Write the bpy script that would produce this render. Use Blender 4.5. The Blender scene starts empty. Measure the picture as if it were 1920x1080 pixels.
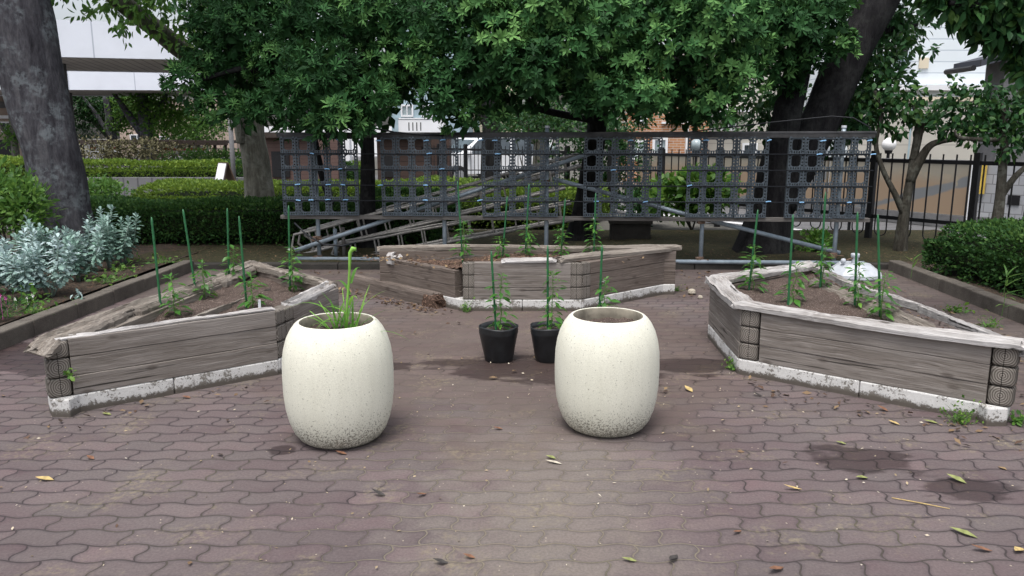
import bpy, math, random
import numpy as np
from mathutils import Vector, Matrix
R = math.radians
sc = bpy.context.scene
COL = sc.collection

# ------------------------------------------------------------------ camera
FPX, CAMH = 1480.0, 1.5                      # focal length in photo pixels, eye height
PITCH = math.atan(285.0 / FPX)               # horizon sits at pixel row 255
cam_d = bpy.data.cameras.new('camera')
cam_d.lens = 36.0 * FPX / 1920.0
cam_d.sensor_width = 36.0
cam_d.clip_start = 0.05
cam_d.clip_end = 600.0
cam = bpy.data.objects.new('camera', cam_d)
cam.location = (0, 0, CAMH)
cam.rotation_euler = (math.pi / 2 - PITCH, 0, 0)
COL.objects.link(cam)
sc.camera = cam

# ------------------------------------------------------------------ sky, sun, exposure
SUN_EL, SUN_AZ = R(70), R(200)               # azimuth clockwise from +Y
w = bpy.data.worlds.new('World')
sc.world = w
w.use_nodes = True
wn, wl = w.node_tree.nodes, w.node_tree.links
wn.clear()
sky = wn.new('ShaderNodeTexSky')
sky.sky_type = 'NISHITA'
sky.sun_disc = False
sky.sun_elevation = SUN_EL
sky.sun_rotation = SUN_AZ
sky.air_density = 1.0
sky.dust_density = 5.0
sky.ozone_density = 1.0
hsv = wn.new('ShaderNodeHueSaturation')
hsv.inputs['Saturation'].default_value = 0.42
hsv.inputs['Value'].default_value = 1.0
bg = wn.new('ShaderNodeBackground')
bg.inputs['Strength'].default_value = 0.15
wo = wn.new('ShaderNodeOutputWorld')
wl.new(sky.outputs[0], hsv.inputs['Color'])
wl.new(hsv.outputs[0], bg.inputs['Color'])
wl.new(bg.outputs[0], wo.inputs[0])
sd = bpy.data.lights.new('sun', 'SUN')
sd.energy = 1.05
sd.angle = R(18)
sd.color = (1.0, 0.97, 0.93)
sun = bpy.data.objects.new('sun', sd)
sdir = Vector((math.sin(SUN_AZ) * math.cos(SUN_EL), math.cos(SUN_AZ) * math.cos(SUN_EL), math.sin(SUN_EL)))
sun.rotation_euler = sdir.to_track_quat('Z', 'Y').to_euler()
sun.location = (0, -5, 20)
COL.objects.link(sun)
sc.view_settings.view_transform = 'Standard'
sc.view_settings.look = 'None'
sc.view_settings.gamma = 1.0
sc.view_settings.exposure = 0.72

# ------------------------------------------------------------------ helpers
def ray(px, py):
    x = (px - 960) / FPX; v = (540 - py) / FPX
    return (x, math.cos(PITCH) + v * math.sin(PITCH), -math.sin(PITCH) + v * math.cos(PITCH))
def gnd(px, py, z=0.0):
    r = ray(px, py); t = (z - CAMH) / r[2]
    return Vector((r[0] * t, r[1] * t, z))
def at(px, py, Y):
    r = ray(px, py); t = Y / r[1]
    return Vector((r[0] * t, Y, CAMH + r[2] * t))

def tag(o, label=None, cat=None, group=None, kind=None):
    if label: o['label'] = label
    if cat: o['category'] = cat
    if group: o['group'] = group
    if kind: o['kind'] = kind
    return o
def thing(name, label, cat, loc=(0, 0, 0), group=None, rz=0):
    o = bpy.data.objects.new(name, None)
    o.empty_display_size = 0.1
    o.location = loc
    o.rotation_euler = (0, 0, rz)
    COL.objects.link(o)
    return tag(o, label, cat, group)
def dup(root, loc, rz=0.0, s=1.0, label=None):
    r = root.copy(); COL.objects.link(r)
    r.location = loc; r.rotation_euler = (0, 0, rz); r.scale = (s, s, s)
    if label: r['label'] = label
    for ch in list(root.children):
        c = ch.copy(); COL.objects.link(c); c.parent = r
        for g in ch.children:
            d = g.copy(); COL.objects.link(d); d.parent = c
    return r

class MB:
    """collects polygons; build() links them as ONE mesh object"""
    def __init__(s): s.v = []; s.f = []; s.m = []
    def add(s, vs, fs, mi=0):
        o = len(s.v)
        s.v += [tuple(v) for v in vs]
        s.f += [tuple(i + o for i in f) for f in fs]
        s.m += [mi] * len(fs)
        return s
    def box(s, c, d, M=None, mi=0):
        x, y, z = d[0] / 2, d[1] / 2, d[2] / 2
        vs = [Vector((a * x, b * y, e * z)) for e in (-1, 1) for a, b in ((-1, -1), (1, -1), (1, 1), (-1, 1))]
        if M is not None: vs = [M @ v for v in vs]
        c = Vector(c)
        return s.add([v + c for v in vs], [(3, 2, 1, 0), (4, 5, 6, 7), (0, 1, 5, 4), (1, 2, 6, 5), (2, 3, 7, 6), (3, 0, 4, 7)], mi)
    def bar(s, p, q, wd, ht, mi=0):
        p, q = Vector(p), Vector(q); d = q - p
        M = d.to_track_quat('X', 'Z').to_matrix()
        return s.box((p + q) / 2, (d.length, wd, ht), M, mi)
    def tube(s, pts, rad, n=8, cap=True, mi=0):
        pts = [Vector(p) for p in pts]
        if not hasattr(rad, '__len__'): rad = [rad] * len(pts)
        rings = []
        ref = Vector((0.31, 0.17, 0.93))
        for i, p in enumerate(pts):
            t = (pts[min(i + 1, len(pts) - 1)] - pts[max(i - 1, 0)]).normalized()
            if abs(t.dot(ref)) > 0.95: ref = Vector((1, 0.1, 0.05)).normalized()
            u = (ref - t * ref.dot(t)).normalized(); v = t.cross(u); ref = u
            rings.append([p + (u * math.cos(a) + v * math.sin(a)) * rad[i] for a in [2 * math.pi * k / n for k in range(n)]])
        vs = [v for r in rings for v in r]; fs = []
        for i in range(len(pts) - 1):
            for k in range(n):
                a = i * n + k; b = i * n + (k + 1) % n
                fs.append((a, b, b + n, a + n))
        if cap:
            fs.append(tuple(range(n - 1, -1, -1))); fs.append(tuple((len(pts) - 1) * n + k for k in range(n)))
        return s.add(vs, fs, mi)
    def lathe(s, prof, n=48, c=(0, 0, 0), mi=0):
        c = Vector(c); vs = []; fs = []
        for r, z in prof:
            for k in range(n):
                a = 2 * math.pi * k / n
                vs.append(c + Vector((r * math.cos(a), r * math.sin(a), z)))
        for i in range(len(prof) - 1):
            for k in range(n):
                a = i * n + k; b = i * n + (k + 1) % n
                fs.append((a, b, b + n, a + n))
        return s.add(vs, fs, mi)
    def prism(s, poly, z0, z1, mi=0):
        n = len(poly)
        vs = [(p[0], p[1], z0) for p in poly] + [(p[0], p[1], z1) for p in poly]
        fs = [tuple(range(n - 1, -1, -1)), tuple(range(n, 2 * n))] + [(i, (i + 1) % n, (i + 1) % n + n, i + n) for i in range(n)]
        return s.add(vs, fs, mi)
    def build(s, name, mat, parent=None, smooth=False, bevel=0, world=False, loc=None, rz=None, seg=2):
        me = bpy.data.meshes.new(name)
        vs = s.v
        if world and parent is not None:
            L = parent.location
            vs = [(v[0] - L.x, v[1] - L.y, v[2] - L.z) for v in vs]
        me.from_pydata(vs, [], s.f)
        for m_ in (mat if isinstance(mat, (list, tuple)) else [mat]): me.materials.append(m_)
        me.polygons.foreach_set('material_index', s.m)
        if smooth:
            me.polygons.foreach_set('use_smooth', [True] * len(s.f))
        me.update()
        o = bpy.data.objects.new(name, me)
        COL.objects.link(o)
        if parent is not None: o.parent = parent
        if loc is not None: o.location = loc
        if rz is not None: o.rotation_euler = (0, 0, rz)
        if bevel:
            b = o.modifiers.new('bevel', 'BEVEL'); b.width = bevel; b.segments = seg; b.limit_method = 'ANGLE'; b.angle_limit = R(50)
        return o
    def own(s, name, mat, label, cat, group=None, kind=None, origin=None, **k):
        """a thing that is one mesh, its origin moved to `origin`"""
        if origin is not None:
            s.v = [(v[0] - origin[0], v[1] - origin[1], v[2] - origin[2]) for v in s.v]
            k['loc'] = origin
        return tag(s.build(name, mat, **k), label, cat, group, kind)

# ------------------------------------------------------------------ materials
class Mat:
    def __init__(s, name, rough=0.8, spec=0.3):
        s.m = bpy.data.materials.new(name); s.m.use_nodes = True
        s.N, s.L = s.m.node_tree.nodes, s.m.node_tree.links
        s.b = s.N['Principled BSDF']
        s.b.inputs['Roughness'].default_value = rough
        s.b.inputs['Specular IOR Level'].default_value = spec
        s.tc = s.N.new('ShaderNodeTexCoord')
    def put(s, sock, v):
        if isinstance(v, bpy.types.NodeSocket): s.L.new(v, sock)
        elif v is not None:
            if hasattr(v, '__len__') and len(v) == 3 and sock.type == 'RGBA': v = (*v, 1)
            sock.default_value = v
    def co(s, scale=(1, 1, 1), loc=(0, 0, 0), rot=(0, 0, 0), src='Object'):
        mp = s.N.new('ShaderNodeMapping')
        mp.inputs['Scale'].default_value = scale; mp.inputs['Location'].default_value = loc; mp.inputs['Rotation'].default_value = rot
        s.L.new(s.tc.outputs[src], mp.inputs[0]); return mp.outputs[0]
    def noise(s, co, scale=5, detail=4, rough=0.55, dist=0.0, out='Fac'):
        n = s.N.new('ShaderNodeTexNoise')
        s.L.new(co, n.inputs['Vector']); n.inputs['Scale'].default_value = scale; n.inputs['Detail'].default_value = detail
        n.inputs['Roughness'].default_value = rough; n.inputs['Distortion'].default_value = dist
        return n.outputs[out]
    def ramp(s, fac, stops, interp='LINEAR'):
        r = s.N.new('ShaderNodeValToRGB'); r.color_ramp.interpolation = interp
        e = r.color_ramp.elements
        while len(e) < len(stops): e.new(0.5)
        for el, (p, c) in zip(e, stops):
            el.position = p
            el.color = (c, c, c, 1) if not hasattr(c, '__len__') else (*c, 1)
        s.L.new(fac, r.inputs[0]); return r.outputs[0]
    def mix(s, f, a, b, mode='MIX'):
        n = s.N.new('ShaderNodeMix'); n.data_type = 'RGBA'; n.blend_type = mode
        s.put(n.inputs[0], f); s.put(n.inputs[6], a); s.put(n.inputs[7], b); return n.outputs[2]
    def math(s, op, a, b=None, c=None, clamp=False):
        n = s.N.new('ShaderNodeMath'); n.operation = op; n.use_clamp = clamp
        s.put(n.inputs[0], a)
        if b is not None: s.put(n.inputs[1], b)
        if c is not None: s.put(n.inputs[2], c)
        return n.outputs[0]
    def sep(s, co):
        n = s.N.new('ShaderNodeSeparateXYZ'); s.L.new(co, n.inputs[0]); return n.outputs
    def comb(s, x, y, z):
        n = s.N.new('ShaderNodeCombineXYZ'); s.put(n.inputs[0], x); s.put(n.inputs[1], y); s.put(n.inputs[2], z); return n.outputs[0]
    def step(s, v, a, b):
        n = s.N.new('ShaderNodeMapRange'); n.interpolation_type = 'SMOOTHSTEP'
        s.put(n.inputs[0], v); n.inputs[1].default_value = a; n.inputs[2].default_value = b
        return n.outputs[0]
    def attr(s, name, out='Fac'):
        n = s.N.new('ShaderNodeAttribute'); n.attribute_name = name; return n.outputs[out]
    def bump(s, h, strength=0.4, dist=0.01):
        n = s.N.new('ShaderNodeBump'); n.inputs['Strength'].default_value = strength; n.inputs['Distance'].default_value = dist
        s.L.new(h, n.inputs['Height']); s.L.new(n.outputs[0], s.b.inputs['Normal']); return s
    def col(s, c): s.put(s.b.inputs['Base Color'], c); return s
    def rough(s, c): s.put(s.b.inputs['Roughness'], c); return s

def simple(name, c, var=0.25, scale=8, rough=0.7, spec=0.3, bump=0.0, bscale=60, metal=0.0):
    """one colour with mottled wear and fine grain"""
    m = Mat(name, rough, spec)
    n = m.noise(m.co(), scale, 5, 0.6)
    lo = tuple(x * (1 - var) for x in c); hi = tuple(min(1, x * (1 + var)) for x in c)
    m.col(m.ramp(n, [(0.3, lo), (0.7, hi)]))
    m.b.inputs['Metallic'].default_value = metal
    if bump: m.bump(m.noise(m.co(), bscale, 3), bump, 0.004)
    return m.m

def leafmat(name, dark, mid, light, rough=0.45, trans=0.25, spec=0.35):
    """leaf surface: tint differs leaf by leaf (mesh attribute rnd)"""
    m = Mat(name, rough, spec)
    c = m.ramp(m.attr('rnd'), [(0.0, dark), (0.5, mid), (1.0, light)])
    m.col(c)
    tr = m.N.new('ShaderNodeBsdfTranslucent'); m.L.new(m.mix(0.5, c, light, 'MIX'), tr.inputs[0])
    mx = m.N.new('ShaderNodeMixShader'); mx.inputs[0].default_value = trans
    out = m.N['Material Output']
    m.L.new(m.b.outputs[0], mx.inputs[1]); m.L.new(tr.outputs[0], mx.inputs[2]); m.L.new(mx.outputs[0], out.inputs[0])
    return m.m

M = {}
def make_paving():
    m = Mat('wavy_brick_paving', 0.8, 0.25)
    x, y, z = m.sep(m.tc.outputs['Object'])
    L_, H_ = 0.226, 0.113
    sx = m.math('SINE', m.math('MULTIPLY', x, 2 * math.pi / L_))
    yy = m.math('ADD', y, m.math('MULTIPLY', sx, 0.011))
    sy = m.math('SINE', m.math('MULTIPLY', yy, 2 * math.pi / H_))
    xx = m.math('ADD', x, m.math('MULTIPLY', sy, 0.012))
    wob = m.noise(m.tc.outputs['Object'], 9, 2)
    yy = m.math('ADD', yy, m.math('MULTIPLY', m.math('SUBTRACT', wob, 0.5), 0.012))
    bt = m.N.new('ShaderNodeTexBrick')
    bt.offset = 0.5
    m.L.new(m.comb(xx, yy, 0.0), bt.inputs['Vector'])
    bt.inputs['Scale'].default_value = 1.0; bt.inputs['Mortar Size'].default_value = 0.0050; bt.inputs['Mortar Smooth'].default_value = 0.65
    bt.inputs['Brick Width'].default_value = L_; bt.inputs['Row Height'].default_value = H_; bt.inputs['Bias'].default_value = 0.0
    bt.inputs['Color1'].default_value = (0, 0, 0, 1); bt.inputs['Color2'].default_value = (1, 1, 1, 1); bt.inputs['Mortar'].default_value = (0.5, 0.5, 0.5, 1)
    var = bt.outputs['Color']; joint = bt.outputs['Fac']
    obj = m.tc.outputs['Object']
    big = m.noise(obj, 0.8, 4, 0.6); med = m.noise(obj, 6, 5, 0.6); fine = m.noise(obj, 90, 4, 0.7); sand = m.noise(obj, 420, 2, 0.6)
    body = m.ramp(var, [(0.0, (0.086, 0.060, 0.064)), (0.3, (0.110, 0.078, 0.082)), (0.6, (0.100, 0.081, 0.081)), (1.0, (0.142, 0.099, 0.102))])
    body = m.mix(m.ramp(med, [(0.35, 0.0), (0.75, 0.6)]), body, (0.122, 0.103, 0.102))
    body = m.mix(m.ramp(big, [(0.42, 0.0), (0.68, 0.55)]), body, (0.145, 0.128, 0.122))
    worn = m.math('MULTIPLY', m.math('MULTIPLY', m.step(m.math('ABSOLUTE', m.math('ADD', x, m.math('MULTIPLY', m.math('SUBTRACT', med, 0.6), 1.2))), 0.75, 0.1), m.step(y, 4.6, 3.2)), 0.55)
    body = m.mix(worn, body, (0.195, 0.172, 0.148))
    body = m.mix(1.0, body, m.ramp(fine, [(0.25, (0.72,) * 3), (0.75, (1.25,) * 3)]), 'MULTIPLY')
    jn0 = m.noise(obj, 1.5, 4, 0.6)
    bt2 = m.N.new('ShaderNodeTexBrick'); bt2.offset = 0.5; m.L.new(m.comb(xx, yy, 0.0), bt2.inputs['Vector'])
    bt2.inputs['Scale'].default_value = 1.0; bt2.inputs['Mortar Size'].default_value = 0.024; bt2.inputs['Mortar Smooth'].default_value = 1.0
    bt2.inputs['Brick Width'].default_value = L_; bt2.inputs['Row Height'].default_value = H_
    rim = m.math('MULTIPLY', bt2.outputs['Fac'], m.math('ADD', 0.25, m.math('MULTIPLY', jn0, 0.9)))
    body = m.mix(m.math('MULTIPLY', rim, 0.75), body, m.mix(1.0, body, (0.62, 0.62, 0.66), 'MULTIPLY'))
    # earth trodden over the joints in the middle of the court
    r2 = m.math('SQRT', m.math('ADD', m.math('POWER', m.math('MULTIPLY', m.math('ADD', x, 0.0), 0.52), 2.0), m.math('POWER', m.math('MULTIPLY', m.math('SUBTRACT', y, 5.6), 0.50), 2.0)))
    d1 = m.math('ADD', r2, m.math('MULTIPLY', m.math('SUBTRACT', m.noise(obj, 1.6, 5, 0.65), 0.5), 1.6))
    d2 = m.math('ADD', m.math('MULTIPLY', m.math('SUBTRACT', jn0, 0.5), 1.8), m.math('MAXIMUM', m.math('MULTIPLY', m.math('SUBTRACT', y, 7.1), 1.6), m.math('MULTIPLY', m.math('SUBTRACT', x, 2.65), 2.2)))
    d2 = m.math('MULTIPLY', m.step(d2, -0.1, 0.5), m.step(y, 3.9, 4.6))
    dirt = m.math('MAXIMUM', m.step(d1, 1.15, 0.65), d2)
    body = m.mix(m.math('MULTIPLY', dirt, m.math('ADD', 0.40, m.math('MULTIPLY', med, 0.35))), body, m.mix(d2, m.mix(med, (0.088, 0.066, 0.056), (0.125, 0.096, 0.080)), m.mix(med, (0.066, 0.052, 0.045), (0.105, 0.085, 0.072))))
    jn = m.noise(obj, 2.3, 4, 0.6)
    cmask = m.step(m.math('ABSOLUTE', m.math('ADD', x, m.math('MULTIPLY', m.math('SUBTRACT', jn, 0.5), 2.5))), 1.1, 0.25)
    jcol = m.mix(cmask, (0.046, 0.037, 0.038), (0.165, 0.142, 0.11))
    jcol = m.mix(m.ramp(m.noise(obj, 1.1, 4), [(0.5, 0.0), (0.68, 0.6)]), jcol, (0.10, 0.095, 0.06))
    jf = m.math('MULTIPLY', joint, m.math('SUBTRACT', 1.0, m.math('MULTIPLY', dirt, 0.62)))
    c = m.mix(jf, body, jcol)
    # pale moss and lichen patches, seed flakes
    moss = m.math('MULTIPLY', m.ramp(m.noise(obj, 2.6, 6, 0.7), [(0.52, 0.0), (0.66, 1.0)]), m.ramp(m.noise(obj, 34, 4, 0.7), [(0.46, 0.0), (0.62, 1.0)]))
    c = m.mix(m.math('MULTIPLY', moss, 0.55), c, (0.25, 0.215, 0.135))
    vor = m.N.new('ShaderNodeTexVoronoi'); vor.inputs['Scale'].default_value = 22; m.L.new(obj, vor.inputs['Vector'])
    fl = m.math('MULTIPLY', m.math('LESS_THAN', vor.outputs['Distance'], 0.085), m.math('GREATER_THAN', m.noise(obj, 3.0, 3), 0.52))
    c = m.mix(m.math('MULTIPLY', fl, 0.6), c, (0.42, 0.36, 0.27))
    # wet patches where the plants were watered
    wet = None
    wn1 = m.noise(m.comb(m.math('MULTIPLY', x, 0.45), y, 0.0), 7.5, 4, 0.55)
    for cx, cy, rx, ry in ((0.02, 5.03, 0.62, 0.26), (0.55, 4.82, 0.55, 0.30), (1.17, 5.05, 0.33, 0.24), (-0.80, 5.02, 0.16, 0.10), (1.66, 3.50, 0.30, 0.17), (1.98, 3.17, 0.22, 0.10), (-1.12, 3.62, 0.07, 0.05), (-3.3, 5.3, 0.8, 0.5)):
        d = m.math('SQRT', m.math('ADD', m.math('POWER', m.math('MULTIPLY', m.math('SUBTRACT', x, cx), 1 / rx), 2.0), m.math('POWER', m.math('MULTIPLY', m.math('SUBTRACT', y, cy), 1 / ry), 2.0)))
        d = m.math('ADD', d, m.math('MULTIPLY', m.math('SUBTRACT', wn1, 0.5), 2.6))
        d = m.math('SUBTRACT', d, m.math('MULTIPLY', joint, 0.22))
        k = m.step(d, 1.06, 0.72)
        wet = k if wet is None else m.math('MAXIMUM', wet, k)
    c = m.mix(wet, c, m.mix(1.0, c, (0.44, 0.40, 0.40), 'MULTIPLY'))
    m.col(c)
    m.rough(m.math('SUBTRACT', 0.82, m.math('MULTIPLY', wet, 0.28)))
    h = m.math('ADD', m.math('MULTIPLY', m.math('SUBTRACT', 1.0, m.math('ADD', m.math('MULTIPLY', jf, 0.8), m.math('MULTIPLY', rim, 0.35))), 1.6), m.math('ADD', m.math('MULTIPLY', fine, 0.25), m.math('MULTIPLY', sand, 0.12)))
    m.bump(h, 0.55, 0.006)
    return m.m
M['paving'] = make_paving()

def make_soil(name, lo, hi, fleck=None, fs=160, fth=0.63):
    m = Mat(name, 0.95, 0.1)
    o = m.tc.outputs['Object']
    n = m.noise(o, 14, 6, 0.7); f = m.noise(o, fs, 3, 0.7)
    c = m.mix(m.ramp(n, [(0.3, 0.0), (0.7, 1.0)]), lo, hi)
    c = m.mix(1.0, c, m.ramp(f, [(0.3, (0.6,) * 3), (0.7, (1.3,) * 3)]), 'MULTIPLY')
    if fleck: c = m.mix(m.ramp(m.noise(o, fs * 0.8, 2, 0.5), [(fth, 0.0), (fth + 0.03, 1.0)]), c, fleck)
    m.col(c); m.bump(m.math('ADD', n, m.math('MULTIPLY', f, 0.5)), 0.8, 0.02)
    return m.m
M['soil'] = make_soil('potting_soil', (0.070, 0.052, 0.045), (0.120, 0.090, 0.078), (0.34, 0.28, 0.24), 210, 0.62)
M['earth'] = make_soil('bare_earth', (0.036, 0.029, 0.024), (0.075, 0.060, 0.047), (0.12, 0.07, 0.045), 60, 0.62)
M['moss'] = make_soil('mossy_earth', (0.026, 0.026, 0.016), (0.055, 0.053, 0.028), (0.15, 0.09, 0.06), 50, 0.64)
M['grit'] = make_soil('rotted_grit', (0.062, 0.042, 0.033), (0.125, 0.082, 0.062), (0.24, 0.155, 0.115), 70, 0.58)

def make_wood(name, dark, mid, light, top=None, weather=0.5, seed=0.0):
    """sawn softwood, grain along local X, silvered unevenly"""
    m = Mat(name, 0.85, 0.15)
    g = m.co((1.1, 26, 34), (seed, seed * 2, 0))
    warp = m.noise(m.co((1.2, 3, 3), (seed, 0, 0)), 2.0, 3)
    gx = m.sep(g)
    gv = m.comb(gx[0], m.math('ADD', gx[1], m.math('MULTIPLY', warp, 2.2)), m.math('ADD', gx[2], m.math('MULTIPLY', warp, 3.0)))
    grain = m.noise(gv, 1.6, 6, 0.65, 0.4)
    gf = m.noise(m.comb(m.math('MULTIPLY', gx[0], 1.6), m.math('ADD', m.math('MULTIPLY', gx[1], 2.4), warp), m.math('ADD', m.math('MULTIPLY', gx[2], 2.2), m.math('MULTIPLY', warp, 4.0))), 1.6, 5, 0.6, 0.3)
    grain = m.math('ADD', m.math('MULTIPLY', grain, 0.40), m.math('MULTIPLY', gf, 0.60))
    fineg = m.noise(m.co((6, 260, 260)), 1.0, 3, 0.6)
    c = m.ramp(grain, [(0.28, dark), (0.5, mid), (0.72, light)])
    c = m.mix(1.0, c, m.ramp(fineg, [(0.3, (0.82,) * 3), (0.7, (1.13,) * 3)]), 'MULTIPLY')
    patch = m.noise(m.co((0.9, 4, 4), (seed * 3, 1, 2)), 1.8, 4, 0.6)
    c = m.mix(m.math('MULTIPLY', m.ramp(patch, [(0.45, 0.0), (0.7, 1.0)]), weather), c, light)
    # knots
    kn = m.N.new('ShaderNodeTexVoronoi'); kn.inputs['Scale'].default_value = 1.0
    m.L.new(m.co((3.4, 9, 9), (seed, 0.3, 0.1)), kn.inputs['Vector'])
    c = m.mix(m.ramp(kn.outputs['Distance'], [(0.07, 0.75), (0.15, 0.0)]), c, dark)
    # drying cracks
    crk = m.noise(m.co((1.1, 34, 34), (3 + seed, 0, 0)), 1.0, 2, 0.4)
    c = m.mix(m.ramp(crk, [(0.29, 0.9), (0.33, 0.0)]), c, (0.02, 0.018, 0.016))
    m.col(c)
    m.bump(m.math('ADD', grain, m.math('MULTIPLY', fineg, 0.5)), 0.6, 0.008)
    return m.m
M['plank'] = make_wood('grey_plank', (0.095, 0.080, 0.070), (0.190, 0.168, 0.150), (0.33, 0.305, 0.285), weather=0.35)
M['plank_brown'] = make_wood('brown_grey_plank', (0.075, 0.060, 0.050), (0.140, 0.114, 0.098), (0.25, 0.215, 0.192), weather=0.25, seed=1.7)
M['silver_wood'] = make_wood('silvered_splintered_wood', (0.060, 0.050, 0.044), (0.29, 0.27, 0.255), (0.60, 0.59, 0.585), weather=0.6, seed=4.1)
M['rot_wood'] = make_wood('rotting_log', (0.055, 0.042, 0.034), (0.20, 0.175, 0.15), (0.36, 0.33, 0.295), weather=0.3, seed=2.6)
M['board'] = make_wood('old_board', (0.05, 0.047, 0.044), (0.12, 0.112, 0.105), (0.23, 0.22, 0.205), weather=0.3, seed=3.3)

def make_rings():
    m = Mat('end_grain', 0.9, 0.1)
    x, y, z = m.sep(m.tc.outputs['Object'])
    wob = m.noise(m.tc.outputs['Object'], 14, 3)
    h = 0.108
    zl = m.math('SUBTRACT', m.math('MODULO', m.math('ADD', z, 10.8), h), h * 0.48)
    hx = m.math('ADD', m.math('MULTIPLY', x, 1.0), m.math('MULTIPLY', y, 0.35))
    r = m.math('SQRT', m.math('ADD', m.math('POWER', hx, 2.0), m.math('POWER', zl, 2.0)))
    rr = m.math('ADD', r, m.math('MULTIPLY', wob, 0.012))
    s1 = m.math('SINE', m.math('MULTIPLY', rr, 560.0))
    c = m.ramp(m.math('MULTIPLY_ADD', s1, 0.5, 0.5), [(0.1, (0.105, 0.092, 0.080)), (0.5, (0.185, 0.167, 0.147)), (1.0, (0.26, 0.238, 0.212))])
    edge = m.ramp(r, [(0.0, (1.15,) * 3), (0.045, (0.95,) * 3), (0.07, (0.6,) * 3)])
    c = m.mix(1.0, c, edge, 'MULTIPLY')
    crack = m.math('LESS_THAN', m.math('ABSOLUTE', m.math('ADD', hx, m.math('MULTIPLY', m.math('SUBTRACT', wob, 0.5), 0.02))), 0.0022)
    c = m.mix(m.math('MULTIPLY', crack, 0.85), c, (0.015, 0.013, 0.012))
    m.col(c); m.bump(m.math('ADD', s1, m.noise(m.tc.outputs['Object'], 40, 3)), 0.35, 0.003)
    return m.m
M['rings'] = make_rings()

def make_flaking():
    m = Mat('flaking_white_paint', 0.8, 0.2)
    o = m.tc.outputs['Object']
    n = m.noise(o, 9, 6, 0.72); f = m.noise(o, 70, 5, 0.75)
    z = m.sep(o)[2]
    k = m.math('ADD', m.math('ADD', m.math('MULTIPLY', n, 0.75), m.math('MULTIPLY', f, 0.85)), m.math('MULTIPLY', m.step(z, 0.06, -0.01), 0.30))
    peel = m.step(m.math('SUBTRACT', k, 0.0), 0.83, 0.90)
    peel2 = m.math('MULTIPLY', peel, 1.0)
    c = m.mix(peel2, m.ramp(f, [(0.3, (0.52, 0.51, 0.49)), (0.7, (0.68, 0.68, 0.67))]), m.ramp(n, [(0.3, (0.12, 0.11, 0.10)), (0.7, (0.24, 0.225, 0.20))]))
    c = m.mix(m.math('MULTIPLY', m.step(m.math('ADD', z, m.math('MULTIPLY', n, -0.05)), 0.022, -0.012), 0.85), c, (0.085, 0.072, 0.060))
    m.col(c); m.bump(m.math('ADD', m.math('MULTIPLY', peel2, -0.8), f), 0.5, 0.004)
    return m.m
M['flaking'] = make_flaking()

def make_planter():
    m = Mat('cream_exposed_aggregate', 0.75, 0.25)
    o = m.tc.outputs['Object']
    z = m.sep(o)[2]
    n = m.noise(o, 4, 4, 0.6); f = m.noise(o, 230, 2, 0.6); sp = m.noise(o, 120, 3, 0.7)
    c = m.mix(n, (0.64, 0.635, 0.53), (0.74, 0.735, 0.64))
    c = m.mix(1.0, c, m.ramp(f, [(0.3, (0.86,) * 3), (0.7, (1.06,) * 3)]), 'MULTIPLY')
    # dark specks of grime, thick where soil splashes against the foot
    foot = m.math('ADD', m.math('POWER', m.step(z, 0.26, 0.0), 1.6), m.math('MULTIPLY', m.math('SUBTRACT', n, 0.5), 0.5))
    th = m.math('SUBTRACT', 0.655, m.math('MULTIPLY', foot, 0.185))
    spk = m.math('GREATER_THAN', sp, th)
    c = m.mix(m.math('MULTIPLY', spk, 0.75), c, (0.11, 0.10, 0.075))
    streak = m.noise(m.co((9, 9, 0.7)), 2.0, 4, 0.6)
    c = m.mix(m.math('MULTIPLY', m.ramp(streak, [(0.45, 0.0), (0.75, 1.0)]), 0.20), c, (0.42, 0.405, 0.32))
    m.col(c); m.bump(m.math('ADD', f, sp), 0.35, 0.003)
    return m.m
M['planter'] = make_planter()
M['planter_in'] = simple('planter_inside', (0.22, 0.20, 0.16), 0.4, 12, 0.9, 0.1, 0.3)

def make_bark(name, dark, mid, light, lichen=(0.30, 0.33, 0.33), amt=0.5, sc_=1.0):
    m = Mat(name, 0.9, 0.1)
    o = m.tc.outputs['Object']
    n = m.noise(m.co((7 * sc_, 7 * sc_, 1.4 * sc_)), 1.5, 6, 0.65, 0.5); f = m.noise(m.co((40, 40, 14)), 1.0, 4, 0.7)
    c = m.ramp(n, [(0.3, dark), (0.5, mid), (0.72, light)])
    c = m.mix(1.0, c, m.ramp(f, [(0.3, (0.7,) * 3), (0.7, (1.25,) * 3)]), 'MULTIPLY')
    lc = m.math('MULTIPLY', m.ramp(m.noise(o, 3.2, 5, 0.6), [(0.48, 0.0), (0.60, 1.0)]), m.ramp(m.noise(o, 17, 4, 0.6), [(0.42, 0.0), (0.56, 1.0)]))
    c = m.mix(m.math('MULTIPLY', lc, amt), c, lichen)
    m.col(c); m.bump(m.math('ADD', n, m.math('MULTIPLY', f, 0.4)), 0.7, 0.03)
    return m.m
M['bark_grey'] = make_bark('grey_lichened_bark', (0.026, 0.025, 0.030), (0.066, 0.064, 0.073), (0.115, 0.112, 0.12), (0.21, 0.235, 0.25), 0.6)
M['bark_pale'] = make_bark('pale_bark', (0.07, 0.068, 0.055), (0.125, 0.122, 0.10), (0.19, 0.185, 0.16), (0.27, 0.28, 0.25), 0.4)
M['bark_dark'] = make_bark('dark_bark', (0.007, 0.007, 0.008), (0.017, 0.0165, 0.018), (0.032, 0.032, 0.032), (0.055, 0.06, 0.055), 0.3)
M['bark_thin'] = make_bark('smooth_bark', (0.032, 0.029, 0.024), (0.065, 0.060, 0.049), (0.10, 0.094, 0.08), (0.2, 0.21, 0.18), 0.4, 2.0)

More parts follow.
